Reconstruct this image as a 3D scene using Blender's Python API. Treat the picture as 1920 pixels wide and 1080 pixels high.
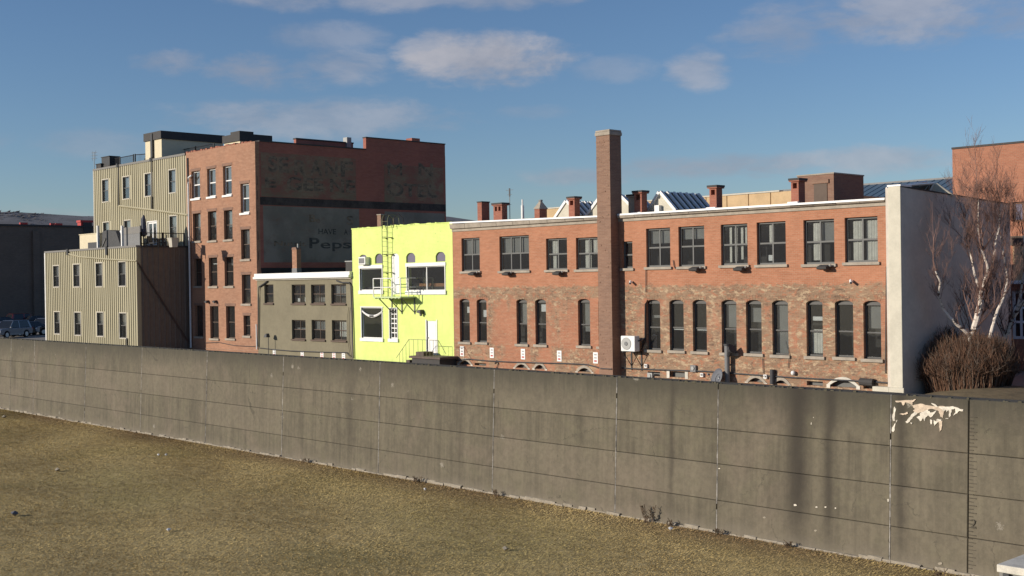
import bpy, bmesh, math, random
import numpy as np
from mathutils import Vector, Matrix

R_ = math.radians
rnd = random.Random(7)
scene = bpy.context.scene
for o in list(bpy.data.objects):
    bpy.data.objects.remove(o)

# ------------------------------------------------------------------ camera
EYE = 7.8                                   # metres above the grass at the foot of the flood wall
FPX = 2282.6                                # focal length in photo pixels (1920 wide)
YAW, PIT, ROL = R_(46.6), R_(-0.325), R_(-0.845)
_fw = Vector((-math.sin(YAW) * math.cos(PIT), math.cos(YAW) * math.cos(PIT), math.sin(PIT)))
_rt = Vector((math.cos(YAW), math.sin(YAW), 0))
_up = _rt.cross(_fw)
CR = math.cos(ROL) * _rt + math.sin(ROL) * _up
CU = -math.sin(ROL) * _rt + math.cos(ROL) * _up
cam = bpy.data.cameras.new('camera')
cam.sensor_width = 36
cam.lens = 36 * FPX / 1920
cam.clip_end = 6000
camo = bpy.data.objects.new('camera', cam)
scene.collection.objects.link(camo)
m = Matrix((CR, CU, -_fw)).transposed().to_4x4()
m.translation = (0, 0, EYE)
camo.matrix_world = m
scene.camera = camo

def ray(px, py):
    return CR * ((px - 960) / FPX) + CU * (-(py - 540) / FPX) + _fw
def onY(px, py, Y):
    d = ray(px, py); d = d * (Y / d.y); return Vector((d.x, d.y, d.z + EYE))
def onX(px, py, X):
    d = ray(px, py); d = d * (X / d.x); return Vector((d.x, d.y, d.z + EYE))
def onZ(px, py, Z):
    d = ray(px, py); d = d * ((Z - EYE) / d.z); return Vector((d.x, d.y, Z))

# ------------------------------------------------------------------ node helpers
class NT:
    def __init__(s, tree):
        s.t = tree; s.n = tree.nodes; s.l = tree.links
    def new(s, typ, **kw):
        n = s.n.new(typ)
        for k, v in kw.items():
            if k[0] == '_':
                key = k[1:]
                key = int(key) if key.isdigit() else key.replace('_', ' ')
                s.set(n.inputs[key], v)
            else:
                setattr(n, k, v)
        return n
    def set(s, inp, v):
        if isinstance(v, bpy.types.NodeSocket): s.l.new(v, inp)
        elif isinstance(v, bpy.types.Node): s.l.new(v.outputs[0], inp)
        else:
            if isinstance(v, tuple) and len(v) == 3 and len(inp.default_value) == 4: v = v + (1,)
            inp.default_value = v
    def math(s, op, a, b=0.0, c=None, clamp=False):
        n = s.new('ShaderNodeMath', operation=op, use_clamp=clamp)
        s.set(n.inputs[0], a); s.set(n.inputs[1], b)
        if c is not None: s.set(n.inputs[2], c)
        return n.outputs[0]
    def mix(s, f, a, b, blend='MIX'):
        n = s.new('ShaderNodeMix', data_type='RGBA', blend_type=blend)
        s.set(n.inputs[0], f); s.set(n.inputs[6], a); s.set(n.inputs[7], b)
        return n.outputs[2]
    def noise(s, vec, scale, detail=4, rough=.6, dist=0.0):
        n = s.new('ShaderNodeTexNoise')
        s.set(n.inputs['Vector'], vec)
        n.inputs['Scale'].default_value = scale; n.inputs['Detail'].default_value = detail
        n.inputs['Roughness'].default_value = rough; n.inputs['Distortion'].default_value = dist
        return n.outputs['Fac']
    def ramp(s, fac, lo, hi, a=0.0, b=1.0):
        n = s.new('ShaderNodeMapRange', interpolation_type='SMOOTHSTEP')
        s.set(n.inputs[0], fac)
        n.inputs[1].default_value = lo; n.inputs[2].default_value = hi
        n.inputs[3].default_value = a; n.inputs[4].default_value = b
        return n.outputs[0]
    def pos(s):
        g = s.new('ShaderNodeNewGeometry'); x = s.new('ShaderNodeSeparateXYZ'); s.l.new(g.outputs['Position'], x.inputs[0])
        return g.outputs['Position'], x.outputs[0], x.outputs[1], x.outputs[2]
    def xyz(s, x, y, z):
        n = s.new('ShaderNodeCombineXYZ'); s.set(n.inputs[0], x); s.set(n.inputs[1], y); s.set(n.inputs[2], z); return n.outputs[0]
    def bump(s, h, strength=.3, dist=.02):
        n = s.new('ShaderNodeBump'); s.set(n.inputs['Height'], h)
        n.inputs['Strength'].default_value = strength; n.inputs['Distance'].default_value = dist
        return n.outputs[0]

# ------------------------------------------------------------------ world, sun, exposure
SUN_EL, SUN_AZ = R_(16.0), R_(28.6)          # azimuth: degrees from -Y towards -X
SUN_DIR = Vector((-math.sin(SUN_AZ) * math.cos(SUN_EL), -math.cos(SUN_AZ) * math.cos(SUN_EL), math.sin(SUN_EL)))
world = bpy.data.worlds.new('World'); scene.world = world; world.use_nodes = True
w = NT(world.node_tree); w.n.clear()
sky = w.new('ShaderNodeTexSky', sky_type='NISHITA', sun_disc=False, sun_elevation=SUN_EL, sun_rotation=R_(180 - 28.6 + 57.2),
            altitude=200, air_density=1.0, dust_density=0.25, ozone_density=3.5)
tc = w.new('ShaderNodeTexCoord')
dirv = tc.outputs['Generated']
sx = w.new('ShaderNodeSeparateXYZ'); w.l.new(dirv, sx.inputs[0])
n1 = w.noise(w.xyz(sx.outputs[0], sx.outputs[1], w.math('MULTIPLY', sx.outputs[2], 2.2)), 9.0, 8, .62, .35)
n2 = w.noise(w.xyz(sx.outputs[0], sx.outputs[1], w.math('MULTIPLY', sx.outputs[2], 3.0)), 30.0, 5, .6, .2)
nn = w.math('ADD', w.math('MULTIPLY', w.math('SUBTRACT', n1, .5), 2.6), w.math('MULTIPLY', w.math('SUBTRACT', n2, .5), 1.9))
acc = None
CLOUDS = [(910, 112, 165, 52, 1.0), (815, 100, 70, 40, .8), (495, 138, 130, 40, .8), (640, 125, 100, 36, .55), (318, 117, 75, 26, .6), (600, 222, 290, 40, .55),
          (1308, 130, 60, 40, .6), (1465, 62, 110, 55, .55), (1690, 30, 230, 60, .75), (1890, 30, 80, 40, .6), (1330, 312, 250, 28, .75), (1090, 330, 120, 20, .55),
          (1640, 300, 140, 30, .65), (530, 0, 110, 24, .6), (740, -5, 150, 28, .6), (960, -5, 150, 26, .55), (600, 70, 120, 30, .4), (190, 270, 120, 30, .3), (1150, 130, 90, 24, .3), (990, 210, 80, 16, .25)]
for (px, py, a, b, s) in CLOUDS:
    c = ray(px, py).normalized(); rr = Vector((c.y, -c.x, 0)).normalized(); uu = rr.cross(c)
    def dot(v):
        n = w.new('ShaderNodeVectorMath', operation='DOT_PRODUCT'); w.l.new(dirv, n.inputs[0]); n.inputs[1].default_value = v; return n.outputs['Value']
    u = w.math('MULTIPLY', dot(rr), FPX / a); v = w.math('MULTIPLY', dot(uu), FPX / b)
    q = w.math('ADD', w.math('MULTIPLY', u, u), w.math('MULTIPLY', v, v))
    q = w.math('SUBTRACT', w.math('MULTIPLY', w.math('ADD', nn, 1.0), 1.0), q)
    q = w.math('MULTIPLY', w.ramp(q, -.25, 1.15), s)
    q = w.math('MULTIPLY', q, w.math('GREATER_THAN', dot(c), .5))
    acc = q if acc is None else w.math('MAXIMUM', acc, q)
# loose clouds over the whole sky, the same kind as those in view
cx = w.math('DIVIDE', sx.outputs[0], w.math('ADD', w.math('ABSOLUTE', sx.outputs[2]), .12))
cy_ = w.math('DIVIDE', sx.outputs[1], w.math('ADD', w.math('ABSOLUTE', sx.outputs[2]), .12))
n3 = w.noise(w.xyz(cx, cy_, 3.7), 1.1, 8, .6, .2)
acc = w.math('MAXIMUM', acc, w.ramp(n3, .60, .85, 0, .5))
SKY_S = .095
tint = w.mix(1.0, sky.outputs[0], (.96, .99, 1.10, 1), 'MULTIPLY')
cshade = w.ramp(n1, .35, .7)
ccol = w.mix(cshade, (3.2, 3.4, 4.1, 1), (5.1, 5.0, 5.4, 1))
bg = w.new('ShaderNodeBackground', _Color=w.mix(w.math('MULTIPLY', acc, .85), tint, ccol), _Strength=SKY_S)
out = w.new('ShaderNodeOutputWorld'); w.l.new(bg.outputs[0], out.inputs[0])

sl = bpy.data.lights.new('sun', 'SUN'); sl.energy = 4.8; sl.angle = R_(.53); sl.color = (1.0, .905, .77)
so = bpy.data.objects.new('sun', sl); scene.collection.objects.link(so)
so.rotation_euler = SUN_DIR.to_track_quat('Z', 'Y').to_euler(); so.location = (0, 0, 60)
vs = scene.view_settings
vs.view_transform = 'Standard'; vs.look = 'None'; vs.gamma = 1; vs.exposure = 0.0; vs.use_curve_mapping = False
scene.render.engine = 'CYCLES'
scene.cycles.max_bounces = 6; scene.cycles.transparent_max_bounces = 12

# ------------------------------------------------------------------ object helpers
COL = scene.collection
WLOC = {}
class MB:
    """Collects shapes in world coordinates; build() links them as one mesh object."""
    def __init__(s): s.v = []; s.f = []
    def add(s, vs, fs):
        o = len(s.v); s.v += [tuple(p) for p in vs]; s.f += [tuple(i + o for i in f) for f in fs]; return s
    def box(s, x0, x1, y0, y1, z0, z1):
        if x0 > x1: x0, x1 = x1, x0
        if y0 > y1: y0, y1 = y1, y0
        if z0 > z1: z0, z1 = z1, z0
        return s.add([(x0, y0, z0), (x1, y0, z0), (x1, y1, z0), (x0, y1, z0), (x0, y0, z1), (x1, y0, z1), (x1, y1, z1), (x0, y1, z1)],
                     [(0, 3, 2, 1), (4, 5, 6, 7), (0, 1, 5, 4), (1, 2, 6, 5), (2, 3, 7, 6), (3, 0, 4, 7)])
    def hexa(s, p):
        return s.add(p, [(0, 3, 2, 1), (4, 5, 6, 7), (0, 1, 5, 4), (1, 2, 6, 5), (2, 3, 7, 6), (3, 0, 4, 7)])
    def prism(s, poly, d0, d1, axis='y'):
        n = len(poly)
        if axis == 'y': P = lambda a, b, d: (a, d, b)
        elif axis == 'x': P = lambda a, b, d: (d, a, b)
        else: P = lambda a, b, d: (a, b, d)
        vs = [P(a, b, d0) for a, b in poly] + [P(a, b, d1) for a, b in poly]
        fs = [tuple(range(n)), tuple(range(2 * n - 1, n - 1, -1))] + [(i, i + n, (i + 1) % n + n, (i + 1) % n) for i in range(n)]
        return s.add(vs, fs)
    def tube(s, pts, r, n=6, cap=True):
        pts = [Vector(p) for p in pts]; rs = r if isinstance(r, (list, tuple)) else [r] * len(pts)
        vs = []; fs = []
        for i, p in enumerate(pts):
            t = (pts[min(i + 1, len(pts) - 1)] - pts[max(i - 1, 0)])
            t = t.normalized() if t.length > 1e-9 else Vector((0, 0, 1))
            a = t.cross(Vector((0, 0, 1)) if abs(t.z) < .9 else Vector((1, 0, 0))).normalized(); b = t.cross(a)
            for k in range(n):
                q = 2 * math.pi * k / n; vs.append(p + (a * math.cos(q) + b * math.sin(q)) * rs[i])
        for i in range(len(pts) - 1):
            for k in range(n):
                fs.append((i * n + k, i * n + (k + 1) % n, (i + 1) * n + (k + 1) % n, (i + 1) * n + k))
        if cap: fs.append(tuple(range(n - 1, -1, -1))); fs.append(tuple(range((len(pts) - 1) * n, len(pts) * n)))
        return s.add(vs, fs)
    def lathe(s, prof, c, n=16):
        vs = []; fs = []
        for (r, z) in prof:
            for k in range(n):
                q = 2 * math.pi * k / n; vs.append((c[0] + r * math.cos(q), c[1] + r * math.sin(q), c[2] + z))
        for i in range(len(prof) - 1):
            for k in range(n):
                fs.append((i * n + k, i * n + (k + 1) % n, (i + 1) * n + (k + 1) % n, (i + 1) * n + k))
        fs.append(tuple(range(n - 1, -1, -1))); fs.append(tuple(range((len(prof) - 1) * n, len(prof) * n)))
        return s.add(vs, fs)
    def build(s, name, mat, parent=None, loc=None, smooth=False, kind=None, bevel=0):
        base = Vector(loc) if loc is not None else (WLOC[parent.name] if parent else Vector((0, 0, 0)))
        me = bpy.data.meshes.new(name)
        me.from_pydata([(x - base.x, y - base.y, z - base.z) for x, y, z in s.v], [], s.f)
        if smooth: me.polygons.foreach_set('use_smooth', [True] * len(me.polygons))
        me.materials.append(mat); me.update()
        o = bpy.data.objects.new(name, me); COL.objects.link(o)
        if parent: o.parent = parent
        else: o.location = base
        WLOC[o.name] = base
        if kind: o['kind'] = kind
        if bevel:
            b = o.modifiers.new('bevel', 'BEVEL'); b.width = bevel; b.segments = 2; b.limit_method = 'ANGLE'
        return o

def tag(o, label, cat, group=None):
    o['label'] = label; o['category'] = cat
    if group: o['group'] = group
    return o
def thing(name, loc, label, cat, group=None):
    o = bpy.data.objects.new(name, None); COL.objects.link(o); o.location = loc; o.empty_display_size = .3
    WLOC[o.name] = Vector(loc)
    return tag(o, label, cat, group)
def copy_tree(o, loc, label, rz=0.0):
    r = o.copy(); COL.objects.link(r); r.location = loc; r.rotation_euler = (0, 0, rz); r['label'] = label
    for ch in o.children:
        c = ch.copy(); COL.objects.link(c); c.parent = r
        for g in ch.children:
            d = g.copy(); COL.objects.link(d); d.parent = c
    return r

# ------------------------------------------------------------------ materials
def newmat(name):
    mt = bpy.data.materials.new(name); mt.use_nodes = True
    t = NT(mt.node_tree); b = t.n['Principled BSDF']
    return mt, t, b
def plain(name, col, rough=.7, metal=0.0, var=.12, scale=3.0, bump=0.0, spec=None):
    mt, t, b = newmat(name)
    p, x, y, z = t.pos()
    n = t.noise(p, scale, 5, .65)
    n2 = t.noise(p, scale * 9, 3, .6)
    f = t.math('ADD', t.math('MULTIPLY', n, .7), t.math('MULTIPLY', n2, .3))
    c = t.mix(t.ramp(f, .3, .7), tuple(v * (1 - var) for v in col), tuple(min(1, v * (1 + var)) for v in col))
    t.set(b.inputs['Base Color'], c)
    b.inputs['Roughness'].default_value = rough; b.inputs['Metallic'].default_value = metal
    if spec is not None: b.inputs['Specular IOR Level'].default_value = spec
    if bump: t.set(b.inputs['Normal'], t.bump(f, bump, .02))
    return mt
def brick_core(t, c1, c2, mortar, mot=.5, chips=None):
    p, x, y, z = t.pos()
    u = t.math('ADD', x, y)
    vec = t.xyz(u, z, 0.0)
    bt = t.new('ShaderNodeTexBrick', offset=.5, _Vector=vec, _Color1=c1, _Color2=c2, _Mortar=mortar, _Scale=1.0, _Mortar_Size=.007, _Mortar_Smooth=.3, _Bias=0.0, _Brick_Width=.225, _Row_Height=.078)
    str_ = t.noise(t.xyz(t.math('MULTIPLY', u, 1.6), t.math('MULTIPLY', z, 7.0), 0.0), 1.0, 6, .7)
    big = t.noise(vec, .45, 4, .6)
    fac = t.ramp(str_, .3, .7)
    c = t.mix(t.math('MULTIPLY', fac, mot), bt.outputs[0], tuple(v * .62 for v in c1))
    c = t.mix(t.ramp(big, .35, .7, 0, .35), c, tuple(min(1, v * 1.25) for v in c2))
    if chips:
        ch = t.noise(t.xyz(t.math('MULTIPLY', u, 3.2), t.math('MULTIPLY', z, 9.0), 2.0), 1.0, 5, .75)
        c = t.mix(t.ramp(ch, .60, .72, 0, .75), c, chips)
    h = t.math('SUBTRACT', t.math('MULTIPLY', str_, .5), bt.outputs['Fac'])
    return c, h, u, z
def brickmat(name, c1, c2, mortar=(.30, .25, .20), mot=.5, chips=None):
    mt, t, b = newmat(name)
    c, h, u, z = brick_core(t, c1, c2, mortar, mot, chips)
    t.set(b.inputs['Base Color'], c); b.inputs['Roughness'].default_value = .88
    t.set(b.inputs['Normal'], t.bump(h, .5, .012))
    return mt

M = {}
M['brick_red'] = brickmat('red_brick', (.31, .145, .085), (.40, .20, .12), (.44, .32, .225), .5, (.58, .42, .30))
M['brick_deep'] = brickmat('deep_red_brick', (.30, .095, .06), (.36, .13, .08), (.30, .20, .15), .45)
M['brick_stack'] = brickmat('brown_stack_brick', (.225, .125, .085), (.285, .165, .11), (.30, .22, .165), .5, (.36, .26, .19))
M['brick_side'] = brickmat('old_side_brick', (.34, .105, .075), (.39, .13, .09), (.28, .19, .15), .5)
M['brick_box'] = brickmat('brown_box_brick', (.22, .115, .08), (.27, .15, .10), (.25, .19, .15), .5)
M['brick_right'] = brickmat('orange_brick', (.36, .14, .08), (.41, .17, .10), (.40, .25, .17), .3)
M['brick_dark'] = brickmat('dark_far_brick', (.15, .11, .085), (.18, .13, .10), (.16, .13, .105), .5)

def factory_brick():
    mt, t, b = newmat('factory_brick')
    c1, h, u, z = brick_core(t, (.39, .155, .08), (.47, .205, .115), (.46, .30, .20), .40, (.56, .36, .24))
    c2, h2, u, z = brick_core(t, (.26, .15, .09), (.34, .225, .14), (.40, .31, .22), .65, (.52, .41, .28))
    c3, h3, u, z = brick_core(t, (.37, .15, .082), (.44, .19, .11), (.44, .31, .21), .5, (.52, .35, .22))
    vec = t.xyz(u, z, 0.0)
    zl = EYE - .30
    edge = t.math('ADD', z, t.math('MULTIPLY', t.math('SUBTRACT', t.noise(vec, 1.6, 4), .5), .9))
    low = t.ramp(edge, zl + .05, zl - .08)
    # old weathered patches: mostly on the right half, columns on the left half, and the band over the arches
    pn = t.noise(t.xyz(t.math('MULTIPLY', u, .55), t.math('MULTIPLY', z, .22), 5.0), 1.0, 5, .62, .3)
    right = t.ramp(u, 3.5, 6.5, -.055, .07)
    band = t.math('MULTIPLY', t.ramp(z, EYE - 1.05, EYE - .65), .5)
    foot = t.math('MULTIPLY', t.ramp(z, EYE - 3.3, EYE - 3.6), .10)
    pf = t.ramp(t.math('ADD', t.math('ADD', pn, right), t.math('ADD', band, foot)), .45, .60)
    cl = t.mix(pf, c3, c2)
    v1 = t.noise(t.xyz(t.math('MULTIPLY', u, 2.4), t.math('MULTIPLY', z, 4.5), 3.0), 1.1, 6, .74, .4)
    v2 = t.noise(t.xyz(t.math('MULTIPLY', u, 2.2), t.math('MULTIPLY', z, 4.0), 7.0), 1.3, 5, .72, .4)
    hf = t.noise(t.xyz(t.math('MULTIPLY', u, 2.0), t.math('MULTIPLY', z, 5.0), 9.0), 1.5, 6, .75)
    pm = t.math('MULTIPLY_ADD', pf, .75, .25)
    cl = t.mix(t.math('MULTIPLY', t.ramp(v1, .52, .60), t.math('MULTIPLY', pm, .9)), cl, (.50, .37, .235, 1))
    cl = t.mix(t.math('MULTIPLY', t.ramp(v2, .52, .60), .8), cl, (.40, .17, .095, 1))
    cl = t.mix(t.math('MULTIPLY', t.ramp(hf, .54, .64), t.math('MULTIPLY', pm, .85)), cl, (.13, .085, .06, 1))
    big2 = t.noise(t.xyz(u, z, 4.0), .9, 4, .6, .3)
    cl = t.mix(t.ramp(big2, .58, .70, 0, .55), cl, (.37, .15, .085, 1))
    c = t.mix(low, c1, cl)
    t.set(b.inputs['Base Color'], c); b.inputs['Roughness'].default_value = .9
    hh = t.math('ADD', h, t.math('MULTIPLY', t.math('MULTIPLY', hf, low), 2.0))
    t.set(b.inputs['Normal'], t.bump(hh, .6, .02))
    return mt
M['factory'] = factory_brick()

def concrete_wall():
    mt, t, b = newmat('flood_wall_concrete')
    p, x, y, z = t.pos()
    oi = t.new('ShaderNodeObjectInfo')
    s1 = t.noise(t.xyz(t.math('MULTIPLY', x, 1.9), t.math('MULTIPLY', z, .16), 0.0), 1.0, 7, .65, .15)
    s2 = t.noise(t.xyz(t.math('MULTIPLY', x, 7.0), t.math('MULTIPLY', z, .22), 3.0), 1.0, 6, .6)
    s3 = t.noise(p, 1.1, 8, .7)
    s4 = t.noise(p, 16.0, 4, .7)
    f = t.math('ADD', t.math('MULTIPLY', s1, .45), t.math('ADD', t.math('MULTIPLY', s2, .25), t.math('MULTIPLY', s3, .3)))
    c = t.mix(t.ramp(f, .33, .66), (.078, .067, .046, 1), (.178, .152, .105, 1))
    c = t.mix(t.ramp(s3, .48, .70, 0, .55), c, (.125, .115, .070, 1))
    c = t.mix(t.ramp(t.noise(t.xyz(x, 0.0, z), .35, 5, .6, .5), .5, .7, 0, .5), c, (.19, .15, .112, 1))
    c = t.mix(t.math('MULTIPLY', t.math('SUBTRACT', oi.outputs['Random'], .35), .6), c, (.20, .168, .122, 1))
    c = t.mix(t.ramp(s4, .55, .78, 0, .35), c, (.22, .19, .145, 1))
    s5 = t.noise(p, 5.0, 6, .75)
    c = t.mix(t.ramp(s5, .35, .62, .30, 0), c, (.06, .052, .038, 1))
    # moss and soot running down from the top edge
    topz = t.math('ADD', z, t.math('MULTIPLY', t.math('SUBTRACT', s2, .5), 1.3))
    topz = t.math('ADD', topz, t.math('MULTIPLY', t.math('SUBTRACT', s1, .5), 1.6))
    c = t.mix(t.ramp(topz, 3.35, 4.75, 0, .8), c, (.046, .042, .030, 1))
    # separate dark damp streaks and fine drips
    st = t.noise(t.xyz(t.math('MULTIPLY', x, 2.6), t.math('MULTIPLY', z, .07), 8.0), 1.0, 5, .6)
    c = t.mix(t.ramp(st, .62, .80, 0, .25), c, (.055, .047, .036, 1))
    for xc, wd, am in ((-20.0, .42, .85), (-18.95, .20, .7), (-16.75, .16, .6), (-24.65, .10, .45), (-41.9, .35, .25), (-34.9, .2, .3)):
        dx = t.math('DIVIDE', t.math('ADD', t.math('SUBTRACT', x, xc), t.math('MULTIPLY', t.math('SUBTRACT', s3, .5), .3)), wd)
        g = t.math('POWER', 2.718, t.math('MULTIPLY', t.math('MULTIPLY', dx, dx), -1.0))
        g = t.math('MULTIPLY', g, t.ramp(t.math('ADD', z, t.math('MULTIPLY', s1, 2.0)), 1.0, 2.6, .35, 1.0))
        c = t.mix(t.math('MULTIPLY', g, am), c, (.032, .026, .020, 1))
    # pale lime dust near the foot
    c = t.mix(t.ramp(t.math('ADD', z, t.math('MULTIPLY', s3, .8)), .85, .35, 0, .30), c, (.24, .205, .16, 1))
    cr = t.new('ShaderNodeTexVoronoi', feature='DISTANCE_TO_EDGE', _Vector=t.xyz(t.math('ADD', x, t.math('MULTIPLY', s3, .9)), t.math('ADD', z, t.math('MULTIPLY', s5, .5)), 0.0), _Scale=.33)
    ck = t.math('MULTIPLY', t.ramp(cr.outputs['Distance'], .006, .001), t.ramp(s3, .5, .56))
    c = t.mix(t.math('MULTIPLY', ck, .55), c, (.045, .038, .03, 1))
    # pale spalls
    vn = t.new('ShaderNodeTexVoronoi', _Vector=t.xyz(x, z, 0.0), _Scale=.55)
    spd = t.math('ADD', vn.outputs['Distance'], t.math('MULTIPLY', t.math('SUBTRACT', s4, .5), .2))
    c = t.mix(t.ramp(spd, .07, .03, 0, .7), c, (.30, .27, .22, 1))
    t.set(b.inputs['Base Color'], c); b.inputs['Roughness'].default_value = .92
    t.set(b.inputs['Normal'], t.bump(t.math('ADD', t.math('MULTIPLY', s4, .5), s3), .45, .02))
    return mt
M['concrete'] = concrete_wall()
M['concrete_core'] = plain('joint_concrete', (.045, .038, .03), .95)
M['sealant'] = plain('joint_sealant', (.27, .25, .225), .8, 0, .6, 5.0)
M['footing'] = plain('pale_footing', (.30, .26, .20), .95, 0, .3, 2.0, .5)
M['gauge'] = plain('worn_gauge_paint', (.075, .064, .047), .95, 0, .4, 8)
M['moss'] = plain('dark_moss', (.085, .075, .048), 1, 0, .4, 6)
M['white_spill'] = plain('white_spill', (.66, .60, .50), .8, 0, .35, 7)
M['pink_spill'] = plain('peach_spill', (.55, .44, .33), .8, 0, .3, 6)

def grassmat():
    mt, t, b = newmat('dry_turf')
    p, x, y, z = t.pos()
    a = t.noise(p, .16, 5, .6, .4); f2 = t.noise(t.xyz(x, t.math('MULTIPLY', y, 1.6), 0.0), 1.3, 6, .7, .5); f3 = t.noise(p, 9.0, 5, .75)
    c = t.mix(t.ramp(f2, .35, .68), (.35, .27, .13, 1), (.56, .44, .22, 1))
    c = t.mix(t.ramp(a, .46, .68, 0, .4), c, (.20, .185, .075, 1))
    c = t.mix(t.ramp(f3, .45, .75, 0, .4), c, (.26, .195, .10, 1))
    ed = t.math('ADD', y, t.math('MULTIPLY', t.math('SUBTRACT', f2, .5), 3.0))
    c = t.mix(t.ramp(ed, 27.6, 29.4, 0, .5), c, (.17, .115, .07, 1))
    t.set(b.inputs['Base Color'], c); b.inputs['Roughness'].default_value = 1; b.inputs['Specular IOR Level'].default_value = .1
    t.set(b.inputs['Normal'], t.bump(t.math('ADD', f3, t.math('MULTIPLY', f2, 1.5)), .9, .08))
    return mt
M['turf'] = grassmat()
def attrmat(name, rough=1.0, mulnoise=None):
    mt, t, b = newmat(name)
    a = t.new('ShaderNodeAttribute', attribute_name='col')
    t.set(b.inputs['Base Color'], a.outputs[0]); b.inputs['Roughness'].default_value = rough; b.inputs['Specular IOR Level'].default_value = .15
    return mt
M['blade'] = attrmat('dry_blades')
M['asphalt'] = plain('asphalt', (.22, .195, .165), .95, 0, .2, .8, .3)  # lightened and warmed to bounce extra light onto the shaded walls
M['mound'] = plain('dry_mound', (.17, .125, .065), 1, 0, .3, 2.5, .8)
M['hill'] = plain('bare_wooded_hill', (.125, .12, .125), 1, 0, .45, .035, 0)  # distance haze is put into this grey; no haze volume is built
M['hillwood'] = plain('bare_crest_wood', (.085, .08, .085), 1, 0, .3, .1, 0)
M['stone'] = plain('grey_stone', (.36, .31, .25), .9, 0, .2, 2, .3)
M['stone_white'] = plain('pale_painted_stone', (.60, .56, .48), .85, 0, .2, 3, .3)
M['white'] = plain('white_paint', (.80, .79, .76), .6, 0, .06)
M['white_hot'] = plain('white_flashing', (.82, .80, .77), .5, 0, .06)
M['stucco_white'] = plain('cream_stucco', (.57, .53, .43), .9, 0, .10, 1.6, .3)
M['stucco_grey'] = plain('grey_stucco', (.58, .52, .445), .95, 0, .12, .8, .4)
M['tan'] = plain('tan_stucco', (.55, .39, .22), .9, 0, .14, 1.0)
M['beige'] = plain('beige_stucco', (.205, .18, .12), .9, 0, .13, .6, .3)
M['frame_dark'] = plain('dark_window_frame', (.075, .072, .068), .6)
M['frame_grey'] = plain('grey_window_frame', (.105, .105, .10), .6)
M['frame_tan'] = plain('tan_window_trim', (.50, .46, .38), .6)
M['frame_brown'] = plain('brown_window_frame', (.10, .065, .045), .7)
M['black'] = plain('black_metal', (.02, .02, .022), .5)
M['dark'] = plain('dark_metal', (.045, .045, .048), .6)
M['steel'] = plain('grey_steel', (.30, .30, .29), .55, .3)
M['pipe_grey'] = plain('grey_pipe', (.17, .17, .17), .6)
M['rust'] = plain('rusty_steel', (.10, .06, .045), .8)
M['olive'] = plain('weathered_olive_steel', (.20, .20, .11), .8)
M['green_steel'] = plain('lime_painted_steel', (.52, .62, .32), .6, 0, .2)
M['tar'] = plain('roof_tar', (.028, .026, .026), .9, 0, .3, 1.0)
M['old_tar'] = plain('old_tar_mark', (.065, .05, .045), .95, 0, .5, 1.2)
M['interior'] = plain('dim_interior', (.055, .052, .05), .9, 0, .3, .6)  # dark colour stands in for the dimness of rooms behind the panes
M['curtain'] = plain('pale_curtain', (.78, .75, .68), .9, 0, .15, 4)
M['blind_or_sheen'] = plain('grey_blind_or_sheen', (.30, .295, .28), .9, 0, .1, 2)  # blinds, paled to stand in for sky reflections on upper panes too
M['vent_fill'] = plain('mauve_board', (.155, .14, .19), .8, 0, .05)
M['cream'] = plain('cream_render', (.66, .58, .41), .9, 0, .05)
M['charcoal'] = plain('charcoal_fascia', (.05, .046, .044), .8)
M['blue_roof'] = plain('blue_metal_roof', (.085, .135, .19), .55, .1, .1)
M['red_trim'] = plain('red_coping', (.42, .035, .03), .6)
M['tarp'] = plain('grey_tarp', (.045, .045, .047), .7, 0, .2)
M['panel_grey'] = plain('grey_panel', (.20, .19, .175), .8, 0, .1)
M['umbrella'] = plain('slate_canvas', (.10, .105, .13), .9, 0, .15)
M['furn'] = plain('weathered_wood', (.12, .09, .075), .9, 0, .2)
M['rubber'] = plain('tyre_rubber', (.02, .02, .02), .9)
M['alloy'] = plain('alloy_rim', (.5, .5, .5), .35, .7)
M['headlamp'] = plain('lamp_glass', (.7, .7, .68), .2)
M['red_mark'] = plain('red_mark', (.45, .05, .04), .6)
M['grey_mark'] = plain('grey_mark', (.25, .25, .25), .6)
M['sign_paint'] = plain('sign_plate', (.80, .79, .77), .5, 0, .04)
M['dish'] = plain('dish_grey', (.13, .135, .15), .6)
M['shrub'] = attrmat('shrub_twigs')
M['litter'] = plain('litter_white', (.75, .75, .75), .7)
M['litter_dark'] = plain('litter_grey', (.12, .12, .13), .8)
M['orange_wood'] = plain('bench_wood', (.42, .19, .08), .7)

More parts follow.
